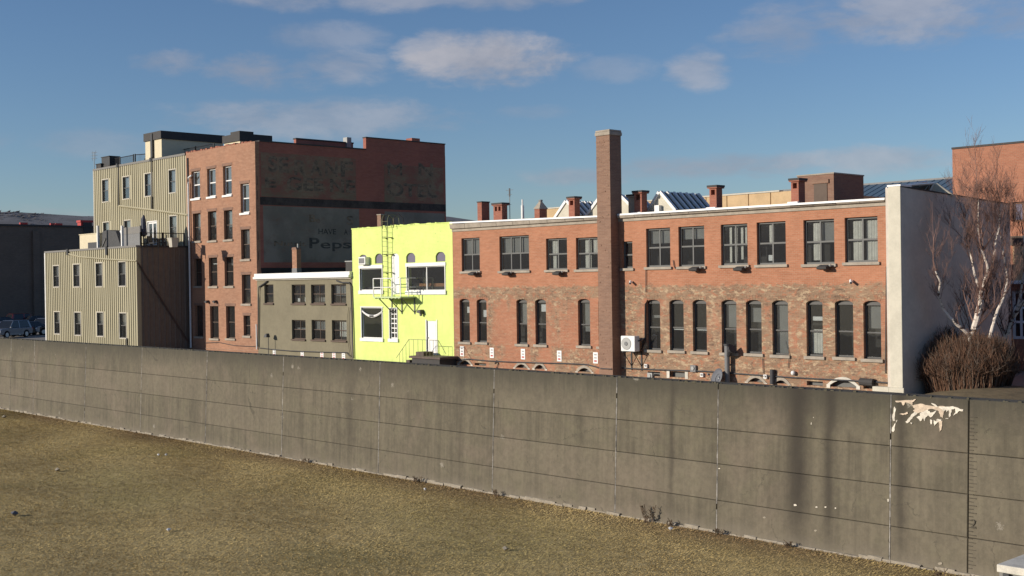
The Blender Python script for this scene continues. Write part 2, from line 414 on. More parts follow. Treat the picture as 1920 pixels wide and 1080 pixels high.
GTZ = EYE - 5.0
def lime_mat():
    mt, t, b = newmat('lime_paint')
    p, x, y, z = t.pos()
    n = t.noise(p, .9, 7, .7); n2 = t.noise(t.xyz(t.math('MULTIPLY', x, 5.0), 0.0, t.math('MULTIPLY', z, 11.0)), 1.0, 3, .6)
    c = t.mix(t.ramp(n, .3, .7), (.66, .80, .22, 1), (.76, .86, .27, 1))
    pits = t.math('MULTIPLY', t.ramp(n2, .645, .69), t.ramp(z, EYE + 1.6, EYE + 2.2))
    c = t.mix(t.math('MULTIPLY', pits, .8), c, (.16, .19, .07, 1))
    drip = t.noise(t.xyz(t.math('MULTIPLY', x, 3.0), 0.0, t.math('MULTIPLY', z, .25)), 1.0, 6, .65)
    c = t.mix(t.ramp(drip, .55, .75, 0, .28), c, (.46, .54, .20, 1))
    c = t.mix(t.ramp(t.math('ADD', z, t.math('MULTIPLY', drip, 1.2)), GTZ + 1.3, GTZ + .5, 0, .35), c, (.40, .42, .22, 1))
    t.set(b.inputs['Base Color'], c); b.inputs['Roughness'].default_value = .8
    bt = t.new('ShaderNodeTexBrick', _Vector=t.xyz(x, z, 0.0), _Scale=1.0, _Mortar_Size=.008, _Brick_Width=.225, _Row_Height=.078)
    t.set(b.inputs['Normal'], t.bump(t.math('SUBTRACT', n2, bt.outputs['Fac']), .6, .015))
    return mt
M['lime'] = lime_mat()
def siding_mat():
    mt, t, b = newmat('tan_metal_siding')
    p, x, y, z = t.pos()
    n = t.noise(t.xyz(t.math('MULTIPLY', x, .8), 0.0, t.math('MULTIPLY', z, .15)), 1.0, 4, .6)
    c = t.mix(t.ramp(n, .3, .7), (.36, .32, .205, 1), (.43, .385, .255, 1))
    t.set(b.inputs['Base Color'], c); b.inputs['Roughness'].default_value = .55
    return mt
M['siding'] = siding_mat()
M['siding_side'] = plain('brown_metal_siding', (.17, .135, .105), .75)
def glass(name, tint, gloss=1.0, dark=(.02, .02, .022)):
    mt, t, b = newmat(name)
    t.n.remove(b)
    tr = t.new('ShaderNodeBsdfTransparent', _Color=tint)
    gl = t.new('ShaderNodeBsdfGlossy', _Color=(.9, .93, .95, 1), _Roughness=.03)
    p, x, y, z = t.pos()
    wob = t.noise(p, 1.7, 2, .5)
    nb = t.bump(wob, .06, .05)
    t.set(gl.inputs['Normal'], nb)
    fr = t.new('ShaderNodeFresnel', _IOR=1.55)
    geo = t.new('ShaderNodeNewGeometry')
    f = t.math('MULTIPLY', t.math('MULTIPLY', fr.outputs[0], t.math('SUBTRACT', 1.0, geo.outputs['Backfacing'])), gloss, clamp=True)
    dirt = t.new('ShaderNodeBsdfDiffuse', _Color=(.16, .155, .15, 1))
    a = t.new('ShaderNodeMixShader', _0=.10); t.l.new(tr.outputs[0], a.inputs[1]); t.l.new(dirt.outputs[0], a.inputs[2])
    mx = t.new('ShaderNodeMixShader', _0=f); t.l.new(a.outputs[0], mx.inputs[1]); t.l.new(gl.outputs[0], mx.inputs[2])
    t.l.new(mx.outputs[0], t.n['Material Output'].inputs[0])
    return mt
M['glass'] = glass('window_glass', (.86, .88, .88, 1), 1.9)
M['glass_roof'] = plain('skylight_glass', (.075, .075, .06), .7, 0, .2, 3.0, 0, .15)
M['car_glass'] = plain('car_glass', (.015, .017, .02), .08)
def birchmat():
    mt, t, b = newmat('birch_bark')
    p, x, y, z = t.pos()
    a = t.new('ShaderNodeAttribute', attribute_name='col')
    n = t.noise(t.xyz(t.math('MULTIPLY', x, 2.0), t.math('MULTIPLY', y, 2.0), t.math('MULTIPLY', z, 5.0)), 1.4, 5, .7)
    c = t.mix(t.ramp(n, .50, .60), a.outputs[0], (.07, .04, .03, 1))
    t.set(b.inputs['Base Color'], c); b.inputs['Roughness'].default_value = .85
    return mt
M['birch'] = birchmat()
def ghost(name, col, wear, under=(.24, .075, .055), sc=1.0):
    mt, t, b = newmat(name)
    p, x, y, z = t.pos()
    n = t.noise(t.xyz(0.0, t.math('MULTIPLY', y, .5 * sc), t.math('MULTIPLY', z, .9 * sc)), 1.0, 7, .7, .3)
    n2 = t.noise(t.xyz(0.0, t.math('MULTIPLY', y, 4.0), t.math('MULTIPLY', z, 12.0)), 1.0, 4, .7)
    f = t.ramp(t.math('ADD', t.math('MULTIPLY', n, .7), t.math('MULTIPLY', n2, .3)), wear, wear + .22)
    n3 = t.noise(p, .5, 5)
    cc = t.mix(t.ramp(n3, .35, .65), tuple(v * .72 for v in col), col)
    t.set(b.inputs['Base Color'], t.mix(f, under, cc)); b.inputs['Roughness'].default_value = .95
    t.set(b.inputs['Normal'], t.bump(n2, .4, .01))
    return mt
M['ghost_olive'] = ghost('faded_olive_sign', (.28, .215, .14), .38, (.27, .11, .08))
M['ghost_grey'] = ghost('faded_grey_sign', (.27, .235, .195), .28, (.20, .12, .09))
M['ghost_letter'] = ghost('faded_letters', (.095, .08, .065), .40, (.27, .19, .13), 3)
M['ghost_black'] = ghost('dark_letters', (.075, .07, .065), .30, (.22, .19, .16), 3)

# ------------------------------------------------------------------ building helpers
def wall_front(b, mat, x0, x1, z0, z1, Y, holes, depth=.3, name='wall'):
    """Front wall with real openings: holes are (x0,x1,z0,z1,rise)."""
    xs = sorted({x0, x1, *[h[0] for h in holes], *[h[1] for h in holes]})
    zs = sorted({z0, z1, *[h[2] for h in holes], *[h[3] for h in holes]})
    mb = MB()
    for i in range(len(xs) - 1):
        for j in range(len(zs) - 1):
            cx = (xs[i] + xs[i + 1]) / 2; cz = (zs[j] + zs[j + 1]) / 2
            if any(h[0] < cx < h[1] and h[2] < cz < h[3] for h in holes): continue
            mb.add([(xs[i], Y, zs[j]), (xs[i + 1], Y, zs[j]), (xs[i + 1], Y, zs[j + 1]), (xs[i], Y, zs[j + 1])], [(0, 1, 2, 3)])
    def strip(pts, close=True):
        n = len(pts); vs = [(a, Y, c) for a, c in pts] + [(a, Y + depth, c) for a, c in pts]
        mb.add(vs, [(i, (i + 1) % n, (i + 1) % n + n, i + n) for i in range(n if close else n - 1)])
    for h in holes:
        a, c, e, g, r = h
        if r:
            arc = [(a + (c - a) * k / 8, g - r + r * (1 - abs((k - 4) / 4) ** 3.2)) for k in range(9)]
            mb.add([(a, Y, g)] + [(p, Y, q) for p, q in arc[:5]], [(0, 1, 2, 3, 4, 5)])
            mb.add([(c, Y, g)] + [(p, Y, q) for p, q in arc[4:]], [(0, 1, 2, 3, 4, 5)])
            strip([(a, e), (c, e)] + arc[::-1])
        else: strip([(a, e), (c, e), (c, g), (a, g)])
    strip([(x0, z0), (x1, z0), (x1, z1), (x0, z1)])
    return mb.build(name, mat, b)

def window(b, h, Y, fr, cols=1, rows=2, fw=.07, mw=.05, d=.16, gl=None, sill=None, sillh=.1, sillw=.08, trim=None, curt=None, rowsplit=.5, fill=None):
    x0, x1, z0, z1, r = h
    gl = gl or M['glass']; y0 = Y + d; y1 = y0 + .07
    zt = z1 - r
    mb = MB()
    mb.box(x0, x0 + fw, y0, y1, z0, zt); mb.box(x1 - fw, x1, y0, y1, z0, zt)
    mb.box(x0 + fw, x1 - fw, y0, y1, z0, z0 + fw)
    if r:
        arc = [(x0 + (x1 - x0) * k / 8, zt + r * (1 - abs((k - 4) / 4) ** 3.2)) for k in range(9)]
        mb.prism([(x0, zt - fw), (x1, zt - fw), (x1, zt)] + arc[::-1][1:-1] + [(x0, zt)], y0, y1)
    else: mb.box(x0 + fw, x1 - fw, y0, y1, zt - fw, zt)
    ix0, ix1, iz0, iz1 = x0 + fw, x1 - fw, z0 + fw, zt - fw
    xs = [ix0 + (ix1 - ix0) * k / cols for k in range(cols + 1)]
    zs = [iz0, iz0 + (iz1 - iz0) * rowsplit, iz1] if rows == 2 else [iz0 + (iz1 - iz0) * k / rows for k in range(rows + 1)]
    for k in range(1, cols): mb.box(xs[k] - mw / 2, xs[k] + mw / 2, y0 + .012, y1 - .004, iz0, iz1)
    for k in range(1, rows):
        for c in range(cols):
            mb.box(xs[c] + (mw / 2 if c else 0), xs[c + 1] - (mw / 2 if c < cols - 1 else 0), y0 + .008, y1 - .006, zs[k] - mw / 2, zs[k] + mw / 2)
    wn = mb.build('window', fr, b)
    for c in range(cols):
        for k in range(rows):
            yy = y0 + (.035 if k == 0 else .045)
            MB().box(xs[c] + (mw / 2 if c else 0), xs[c + 1] - (mw / 2 if c < cols - 1 else 0), yy, yy + .008,
                     zs[k] + (mw / 2 if k else 0), zs[k + 1] - (mw / 2 if k < rows - 1 else 0)).build('pane', gl, wn)
    if sill: MB().box(x0 - sillw, x1 + sillw, Y - .09, Y + d, z0 - sillh, z0).build('sill', sill, wn)
    if trim:
        t = .07; q = MB()
        q.box(x0 - t, x0, Y - .03, Y + .03, z0 - t, z1 + t); q.box(x1, x1 + t, Y - .03, Y + .03, z0 - t, z1 + t)
        q.box(x0, x1, Y - .03, Y + .03, z1, z1 + t); q.box(x0, x1, Y - .05, Y + .03, z0 - t, z0)
        q.build('trim', trim, wn)
    for cu in (curt or []):
        kind, u0, u1, v0, v1 = cu
        a0 = ix0 + (ix1 - ix0) * u0; a1 = ix0 + (ix1 - ix0) * u1; b0 = iz0 + (iz1 - iz0) * v0; b1 = iz0 + (iz1 - iz0) * v1
        yy = y1 + .10
        if kind == 'curtain':
            n = max(6, int((a1 - a0) / .035)); vs = []; fs = []
            for k in range(n + 1):
                xx = a0 + (a1 - a0) * k / n; dy = .03 * math.sin(k * 1.9) + .012 * math.sin(k * .7 + 1)
                vs += [(xx, yy + dy, b0), (xx, yy + dy * .7, b1)]
            fs = [(2 * k, 2 * k + 2, 2 * k + 3, 2 * k + 1) for k in range(n)]
            MB().add(vs, fs).build('curtain', M['curtain'], wn, smooth=True)
        elif kind == 'blind_or_sheen': MB().box(a0, a1, yy, yy + .02, b0, b1).build('blind_or_sheen', M['blind_or_sheen'], wn)
        elif kind == 'paper': MB().box(a0, a1, y0 + .055, y0 + .06, b0, b1).build('paper', M['sign_paint'], wn)
    return wn
def hole(px0, px1, pt, pb, Y, r=0.0):
    pm = (px0 + px1) / 2
    return (onY(px0, (pt + pb) / 2, Y).x, onY(px1, (pt + pb) / 2, Y).x, onY(pm, pb, Y).z, onY(pm, pt, Y).z, r)
def shell(b, mat, x0, x1, y0, y1, z0, z1, roofm, t=.3, side_mats=None):
    """side walls, back wall, roof slab and an added dark backing that keeps the rooms dim"""
    sm = side_mats or {}
    MB().box(x0, x0 + t, y0, y1, z0, z1).build('wall', sm.get('l', mat), b)
    MB().box(x1 - t, x1, y0, y1, z0, z1).build('wall', sm.get('r', mat), b)
    MB().box(x0 + t, x1 - t, y1 - t, y1, z0, z1).build('wall', sm.get('b', mat), b)
    MB().box(x0 + t, x1 - t, y0, y1 - t, z1 - .55, z1 - .30).build('roof', roofm, b)
    MB().box(x0 + t, x1 - t, y0 + 2.6, y0 + 2.7, z0, z1 - .56).build('dark_backing', M['interior'], b)
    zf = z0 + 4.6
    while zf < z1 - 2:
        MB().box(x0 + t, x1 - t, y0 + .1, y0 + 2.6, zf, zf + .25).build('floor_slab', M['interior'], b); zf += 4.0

YF = 45.0
GT = EYE - 5.0                              # level of the lot on the town side
# ------------------------------------------------------------------ setting: ground, lot, hills
MB().add([(-3000, -3000, 0), (3000, -3000, 0), (3000, 3000, 0), (-3000, 3000, 0)], [(0, 1, 2, 3)]).build('grass_ground', M['turf'], kind='structure')
MB().box(-1400, 900, 30.95, 1500, .05, GT).build('parking_lot', M['asphalt'], kind='structure')
def hills():  # full ring; its unseen part is added for the window reflections
    mb = MB(); n = 240; rows = []
    for ring, (rad, k) in enumerate(((820, 0), (900, .35), (1010, .75), (1120, 1.0), (1300, 1.05), (1450, .6))):
        for i in range(n):
            a = 2 * math.pi * i / n
            hgt = 66 + 9 * math.sin(a * 3 + 1.0) + 5 * math.sin(a * 9 + 2) + 3 * math.sin(a * 23) + 1.6 * math.sin(a * 57)
            rows.append((rad * math.cos(a), rad * math.sin(a), -2 + hgt * k + (rnd.uniform(-1.2, 1.2) if k else 0)))
    fs = []
    for r in range(5):
        for i in range(n):
            fs.append((r * n + i, r * n + (i + 1) % n, (r + 1) * n + (i + 1) % n, (r + 1) * n + i))
    return mb.add(rows, fs).build('hill', M['hill'], kind='structure', smooth=True)
hills()
# bare treetops along the hill crest in view
mb = MB()
for i in range(2600):
    a = R_(90) + YAW + R_(rnd.uniform(8, 30)); rad = rnd.uniform(1030, 1125)
    k = .80 + .2 * (rad - 1040) / 80
    hg = 66 + 9 * math.sin(a * 3 + 1.0) + 5 * math.sin(a * 9 + 2) + 3 * math.sin(a * 23) + 1.6 * math.sin(a * 57)
    x, y, z = rad * math.cos(a), rad * math.sin(a), -3.2 + hg * (k if k < 1 else 1)
    hh = rnd.uniform(.8, 2.4); ww = rnd.uniform(1.0, 2.4)
    mb.add([(x - ww * .5, y, z), (x + ww * .5, y, z), (x + ww, y, z + hh * .6), (x + ww * .35, y + 1, z + hh), (x - ww * .4, y + .5, z + hh * .93), (x - ww, y, z + hh * .55), (x, y - ww, z + hh * .5)],
           [(0, 1, 6), (1, 2, 6), (2, 3, 6), (3, 4, 6), (4, 5, 6), (5, 0, 6)])
tag(mb.build('hillside_wood', M['hillwood'], kind='stuff'), 'bare winter woodland along the crest of the far hill', 'wood')
exec_after = []
del exec_after
# ------------------------------------------------------------------ flood wall
WT = EYE - 3.25                             # top of wall
YB, YT = 30.10, 30.30                       # battered face: foot and top
def wy(z): return YB + (YT - YB) * z / WT
fwall = thing('flood_wall', (-40, 30.6, 0), 'long weathered concrete flood wall running beside the dry grass', 'wall')
MB().hexa([(-125, wy(0) + .06, -.3), (-6, wy(0) + .06, -.3), (-6, 30.95, -.3), (-125, 30.95, -.3), (-125, YT + .06, WT - .02), (-6, YT + .06, WT - .02), (-6, 30.9, WT - .02), (-125, 30.9, WT - .02)]).build('wall_core', M['concrete_core'], fwall)
jx = [onY(px, py, 30.25).x for px, py in ((20, 637), (64, 640), (160, 644), (265, 650), (387, 657), (530, 668), (711, 680), (925, 693), (1155, 707), (1345, 719), (1669, 739), (1815, 751))]
jx = [-121, -114.5, -108, -101.5, -95, -88.5, -82.5] + [j for j in jx if j > -81] + [-8.5]
jx = sorted(jx)
rows_z = [0.0, onY(921, 875, 30.14).z, onY(923, 818, 30.2).z, onY(924, 764, 30.24).z, WT]
r2 = random.Random(11)
for i in range(len(jx) - 1):
    for j in range(4):
        g = .015; a, c = jx[i] + g, jx[i + 1] - g
        e, f_ = rows_z[j] + (.007 if j else -.15), rows_z[j + 1] - (.007 if j < 3 else 0)
        o = r2.uniform(-.007, .007); ch = .014; t = .16
        P = lambda x, z, d: (x, wy(z) + o + d, z)
        vs = [P(a, e, ch), P(c, e, ch), P(c, f_, ch), P(a, f_, ch), P(a + ch, e + ch, 0), P(c - ch, e + ch, 0), P(c - ch, f_ - ch, 0), P(a + ch, f_ - ch, 0), P(a, e, t), P(c, e, t), P(c, f_, t), P(a, f_, t)]
        fs = [(4, 5, 6, 7), (0, 1, 5, 4), (1, 2, 6, 5), (2, 3, 7, 6), (3, 0, 4, 7), (0, 8, 9, 1), (1, 9, 10, 2), (2, 10, 11, 3), (3, 11, 8, 0)]
        if j == 3:
            vs[10] = (c, 30.93, f_); vs[11] = (a, 30.93, f_)
        MB().add(vs, fs).build('panel', M['concrete'], fwall)
for i in range(1, len(jx) - 1):
    # worn joint filler, wandering and broken
    x = jx[i]; segs = 26; mb = MB()
    if abs(x - onY(1815, 751, 30.25).x) < .3: continue
    for k in range(segs):
        if r2.random() < .04: continue
        z0 = WT * k / segs; z1 = WT * (k + 1) / segs; wd = r2.uniform(.008, .019); dx = r2.uniform(-.004, .004)
        mb.hexa([(x - wd + dx, wy(z0) - .004, z0), (x + wd + dx, wy(z0) - .004, z0), (x + wd, wy(z0) + .06, z0), (x - wd, wy(z0) + .06, z0),
                 (x - wd, wy(z1) - .004, z1), (x + wd, wy(z1) - .004, z1), (x + wd, wy(z1) + .06, z1), (x - wd, wy(z1) + .06, z1)])
    mb.build('joint_filler', M['sealant'], fwall)
# pale footing ledge along the grass
mb = MB(); x = -122.0
while x < -7:
    L = r2.uniform(.25, .6); hgt = r2.uniform(.03, .13); dp = r2.uniform(.05, .16)
    mb.hexa([(x, YB - dp, -.05), (x + L, YB - dp, -.05), (x + L, YB + .05, -.05), (x, YB + .05, -.05), (x, YB - dp * .6, hgt), (x + L, YB - dp * .6, hgt * r2.uniform(.6, 1)), (x + L, YB + .03, hgt), (x, YB + .03, hgt)]); x += L
mb.build('footing', M['footing'], fwall)
# moss and grit on the top edge
mb = MB()
for k in range(800):
    x = r2.uniform(-100, -8); 
    if r2.random() > .35 + .45 * (.5 + .5 * math.sin(x * .31) * math.sin(x * .083 + 1)): continue
    w0 = r2.uniform(.03, .16); hh = r2.uniform(.012, .05); y0 = YT + r2.uniform(-.012, .02)
    mb.hexa([(x, y0, WT - r2.uniform(.01, .06)), (x + w0, y0, WT - r2.uniform(.01, .05)), (x + w0, y0 + .15, WT - .01), (x, y0 + .15, WT - .01), (x + w0 * .2, y0 + .03, WT + hh), (x + w0 * .8, y0 + .03, WT + hh * .8), (x + w0 * .8, y0 + .12, WT + hh * .5), (x + w0 * .2, y0 + .12, WT + hh * .6)])
mb.build('moss', M['moss'], fwall, kind='stuff')
# white and peach spill near the right end
def zoompoly(pts, sc, ox, oy): return [onY(ox + a / sc, oy + b / sc, 30.27) for a, b in pts]
SP = 11.29
spills = [('white_spill', [(190, 250), (225, 300), (205, 420), (205, 520), (215, 560), (170, 560), (148, 440), (175, 370)]),
          ('white_spill', [(260, 525), (215, 640), (205, 720), (180, 790), (148, 760), (148, 700), (195, 620)]),
          ('white_spill', [(700, 320), (680, 400), (590, 470), (520, 570), (450, 600), (430, 570), (500, 490), (560, 410), (640, 350)]),
          ('pink_spill', [(560, 230), (740, 190), (910, 225), (1120, 250), (1250, 245), (1260, 330), (1230, 420), (1215, 500), (1165, 460), (1130, 345), (1000, 300), (830, 340), (700, 390), (590, 340), (620, 290)]),
          ('white_spill', [(740, 380), (900, 320), (950, 380), (1090, 330), (1020, 420), (960, 480), (900, 440), (850, 490), (840, 560), (800, 500), (740, 560), (660, 470), (735, 450)]),
          ('white_spill', [(1130, 255), (1440, 245), (1480, 260), (1640, 310), (1650, 350), (1560, 345), (1530, 390), (1440, 445), (1490, 370), (1470, 290), (1400, 310), (1390, 450), (1350, 470), (1340, 330), (1300, 370), (1280, 320), (1230, 345), (1190, 300)]),
          ('white_spill', [(955, 520), (990, 530), (1000, 600), (975, 625), (955, 590)]),
          ('white_spill', [(1030, 530), (1060, 560), (1120, 510), (1190, 530), (1185, 560), (1100, 600), (1050, 655), (1030, 600)]),
          ('pink_spill', [(1130, 560), (1215, 540), (1200, 700), (1165, 790), (1145, 680)]),
          ('pink_spill', [(200, 130), (560, 120), (650, 95), (570, 160), (590, 230), (420, 160), (380, 230), (340, 160), (230, 160)]),
          ('pink_spill', [(300, 410), (390, 400), (490, 365), (470, 405), (380, 430)]),
          ('white_spill', [(970, 180), (1060, 205), (1120, 255), (1090, 262), (1010, 215)]),
          ('white_spill', [(545, 585), (580, 590), (575, 618), (550, 612)]), ('white_spill', [(1290, 495), (1345, 500), (1330, 515), (1290, 510)])]
from mathutils.geometry import tessellate_polygon
def jag(pts, amp, n=3):
    out_ = []
    for i, p in enumerate(pts):
        q = pts[(i + 1) % len(pts)]
        for k in range(n):
            f = k / n; out_.append((p[0] + (q[0] - p[0]) * f + r2.uniform(-amp, amp) * (k > 0), p[1] + (q[1] - p[1]) * f + r2.uniform(-amp, amp) * (k > 0)))
    return out_
def plate(pts3, off, name, mat, par):
    fr = [(p.x, wy(p.z) - off, p.z) for p in pts3]; n = len(fr)
    tri = tessellate_polygon([[Vector((p[0], p[2], 0)) for p in fr]])
    bk = [(p[0], wy(p[2]) + .01, p[2]) for p in fr]
    return MB().add(fr + bk, [tuple(t) for t in tri] + [(i, (i + 1) % n, (i + 1) % n + n, i + n) for i in range(n)]).build(name, mat, par)
for k, (mn, pts) in enumerate(spills):
    plate(zoompoly(jag(pts, 11), SP, 1660, 740), .011 + .0015 * k, 'paint_spill', M[mn], fwall)
for (a, b_, s) in ((555, 735, 18), (1000, 712, 8), (657, 745, 10), (748, 750, 9), (700, 745, 9), (408, 795, 12), (655, 857, 13), (1255, 1015, 24), (622, 345, 7), (632, 315, 4), (185, 560, 7)):
    pts = [(a + .65 * s * (1.0 if a != 622 else .5) * math.cos(q) * r2.uniform(.5, 1), b_ + .65 * s * (.7 if a not in (622, 1000) else 2.0) * math.sin(q) * r2.uniform(.5, 1)) for q in [k * .785 for k in range(8)]]
    plate(zoompoly(pts, 2.572, 1280, 660), .011, 'paint_spill', M['white_spill' if s < 12 or a == 555 else 'footing'], fwall)
# flood gauge painted on the wall: a ladder of tick marks and a numeral
gx = onY(1815, 900, 30.2).x
for k in range(42):
    z = WT - .45 - k * .095
    L = .20 if k % 2 == 0 else .11
    mb = MB(); mb.hexa([(gx + .03, wy(z) - .0115, z - .009), (gx + .03 + L, wy(z) - .0115, z - .009), (gx + .03 + L, wy(z) + .01, z - .009), (gx + .03, wy(z) + .01, z - .009),
                        (gx + .03, wy(z) - .0115, z + .009), (gx + .03 + L, wy(z) - .0115, z + .009), (gx + .03 + L, wy(z) + .01, z + .009), (gx + .03, wy(z) + .01, z + .009)])
    mb.build('gauge_mark', M['gauge'], fwall)
def text_mesh(body, size, name, mat, parent, origin, xdir, zdir, bold=.0, spacing=1.0, yscale=1.0, shear=0.0):
    cu = bpy.data.curves.new(name, 'FONT'); cu.body = body; cu.size = size; cu.extrude = .004; cu.offset = bold; cu.space_character = spacing; cu.shear = shear
    tmp = bpy.data.objects.new('tmp', cu); COL.objects.link(tmp)
    dg = bpy.context.evaluated_depsgraph_get(); me = bpy.data.meshes.new_from_object(tmp.evaluated_get(dg))
    bpy.data.objects.remove(tmp); bpy.data.curves.remove(cu)
    xd, zd = Vector(xdir), Vector(zdir); nd = xd.cross(zd); o = Vector(origin); base = WLOC[parent.name]
    for v in me.vertices:
        c = v.co.copy(); v.co = o + xd * c.x + zd * (c.y * yscale) + nd * c.z - base
    me.materials.clear(); me.materials.append(mat); me.name = name
    ob = bpy.data.objects.new(name, me); COL.objects.link(ob); ob.parent = parent; WLOC[ob.name] = base
    return ob
zz = onY(1822, 988, 30.17).z
text_mesh('2', .30, 'gauge_numeral', M['gauge'], fwall, (gx + .08, wy(zz) - .016, zz), (1, 0, 0), (0, 0, 1))

# ------------------------------------------------------------------ dry grass, weeds, litter
def grass_blades(n, seed):
    g = np.random.default_rng(seed)
    x = g.uniform(-112, -8, n * 3); y = g.uniform(8, 30.0, n * 3)
    k = (y > 8 + 0.0 * x) & ((x + 30) * .36 + (y - 12.0) > -9 - 0 * x) & (y < 30.02)
    vis = (y > np.clip(11 + (-34 - x) * .29, 10, 40) - 3) | (x > -34)
    keep = k & vis & ~((x > -34) & (y < 20 + (x + 25) * .9))
    x, y = x[keep][:n], y[keep][:n]; n = len(x)
    h = g.uniform(.010, .032, n); w_ = g.uniform(.006, .016, n); ang = g.uniform(0, 6.283, n)
    # combed clumps: lean follows a slow field
    fld = np.sin(x * .7 + 2 * np.sin(y * .5)) + np.cos(y * .9 + x * .3)
    la = .35 + fld * .5 + g.normal(0, .55, n); ln = g.uniform(1.5, 4.5, n) * h
    near = np.clip((y - 29.2) / .8, 0, 1); h = h * (1 + near * g.uniform(0, 2.0, n))
    V = np.zeros((n, 3, 3))
    V[:, 0] = np.stack([x - w_ * np.cos(ang), y - w_ * np.sin(ang), np.full(n, -.005)], 1)
    V[:, 1] = np.stack([x + w_ * np.cos(ang), y + w_ * np.sin(ang), np.full(n, -.005)], 1)
    V[:, 2] = np.stack([x + ln * np.cos(la), y + ln * np.sin(la), h], 1)
    patch = np.sin(x * .33 + 1.3) * np.sin(y * .8 + .5 * np.sin(x * .21)) + .6 * np.sin(x * 1.1 + y * .7) + .5 * np.sin(x * .13 - y * .5 + 2)
    cl = np.sin(x * 5.1 + 2.3 * np.sin(y * 3.7 + x)) * np.sin(y * 6.3 + 1.9 * np.sin(x * 2.9)) + .7 * np.sin(x * 11 + 3 * np.sin(y * 7)) * np.sin(y * 13 + 2 * np.sin(x * 8))
    t = np.clip(.52 + .22 * patch + .14 * cl + g.normal(0, .10, n), 0, 1)[:, None]
    tan = np.array([.76, .58, .255]); brown = np.array([.48, .35, .15]); green = np.array([.32, .32, .11]); red = np.array([.36, .225, .125])
    c = tan * t + brown * (1 - t)
    gr = np.clip(.5 * np.sin(x * .19 + .7) * np.sin(y * .41 + x * .09) + .15 + g.normal(0, .08, n) - .25, 0, .7)[:, None]
    c = c * (1 - gr) + green * gr
    nr = (np.clip((y - 28.0) / 1.6, 0, 1) * np.clip(g.normal(.55, .3, n) + .4 * np.sin(x * .5), 0, .9))[:, None]
    c = c * (1 - nr) + (red * .8) * nr
    c = c * g.uniform(.9, 1.08, n)[:, None]
    me = bpy.data.meshes.new('dry_grass'); me.vertices.add(n * 3); me.vertices.foreach_set('co', V.reshape(-1))
    me.loops.add(n * 3); me.loops.foreach_set('vertex_index', np.arange(n * 3, dtype=np.int32))
    me.polygons.add(n); me.polygons.foreach_set('loop_start', np.arange(0, n * 3, 3, dtype=np.int32)); me.polygons.foreach_set('loop_total', np.full(n, 3, dtype=np.int32))
    at = me.attributes.new('col', 'FLOAT_COLOR', 'POINT')
    at.data.foreach_set('color', np.repeat(np.concatenate([c, np.ones((n, 1))], 1), 3, axis=0).reshape(-1))
    me.update(); me.validate(); me.materials.append(M['blade'])
    o = bpy.data.objects.new('dry_grass', me); COL.objects.link(o); o['kind'] = 'stuff'
    tag(o, 'short dry winter grass covering the ground before the flood wall', 'grass')
grass_blades(520000, 3)

def colour_tubes(name, lists, mat, parent=None, loc=None, n=3):
    """lists: (points, radii, colour); tubes with a per-vertex colour"""
    V = []; F = []; C = []
    for pts, rs, col in lists:
        mb = MB(); mb.tube(pts, rs, n, False); o = len(V); V += mb.v; F += [tuple(i + o for i in f) for f in mb.f]; C += [col] * len(mb.v)
    mb = MB(); mb.v = V; mb.f = F
    ob = mb.build(name, mat, parent, loc=loc)
    at = ob.data.attributes.new('col', 'FLOAT_COLOR', 'POINT')
    at.data.foreach_set('color', [q for c in C for q in (c[0], c[1], c[2], 1)])
    return ob
def weed(px, py, hgt, n, label):
    p = onZ(px, py, 0); p.y = min(p.y, 29.85); L = []
    for k in range(n):
        a = rnd.uniform(0, 6.28); s = rnd.uniform(.3, 1) * hgt
        b0 = p + Vector((rnd.uniform(-.15, .15), rnd.uniform(-.08, .05), -.02))
        q = b0 + Vector((math.cos(a) * s * .35, math.sin(a) * s * .22, s))
        mid = (b0 + q) / 2 + Vector((rnd.uniform(-.04, .04), 0, .03)); c = rnd.uniform(.7, 1.2)
        L.append(([b0, mid, q], [.010, .008, .004], (.10 * c, .07 * c, .05 * c)))
        for _ in range(4):
            t = rnd.uniform(.4, 1); r = b0.lerp(q, t); L.append(([r, r + Vector((rnd.uniform(-.1, .1), rnd.uniform(-.06, .03), rnd.uniform(.02, .12)))], [.008, .012], (.12 * c, .085 * c, .055 * c)))
    o = colour_tubes('dead_weed', L, M['shrub'], loc=p); tag(o, label, 'weed', 'dead weeds along the flood wall foot')
for i, (px, py, hg, n, lb) in enumerate(((1240, 975, .6, 14, 'tall dead weed against the flood wall, the largest clump there'), (1263, 985, .25, 7, 'small dead weed just right of the tallest weed clump'),
        (1355, 1001, .22, 7, 'thin dead weed stalks beside the flood wall joint line'), (590, 866, .22, 8, 'low dead weed clump below the beige building stretch of wall'),
        (800, 902, .25, 10, 'dark dead weed clump by the wall below the lime building'), (955, 926, .22, 8, 'dead weed clump at wall foot below the brick factory'),
        (1765, 1085, .3, 6, 'dead weed by the wall foot under the white spill'), (1490, 1022, .2, 8, 'dead weed on the curving grass edge near the right'))):
    weed(px, py, hg, n, lb)
def scrap(px, py, s, label, mat):
    p = onZ(px, py, 0); v = []; n = 7
    for k in range(n):
        a = 6.283 * k / n; r = s * rnd.uniform(.55, 1); v.append((p.x + r * math.cos(a), p.y + r * math.sin(a), .05 + rnd.uniform(0, s * .5)))
    v += [(p.x, p.y, .05 + s * .8), (p.x, p.y, .0)]
    fs = [(k, (k + 1) % n, n) for k in range(n)] + [((k + 1) % n, k, n + 1) for k in range(n)]
    tag(MB().add(v, fs).build('paper_scrap', mat, loc=p), label, 'litter', 'litter on the grass')
scrap(316, 997, .09, 'bright white paper scrap lying in open grass at lower left', M['litter'])
scrap(297, 855, .08, 'white litter scrap near the green grass patch, left one', M['litter'])
scrap(312, 855, .09, 'white litter scrap near the green grass patch, right one', M['litter'])
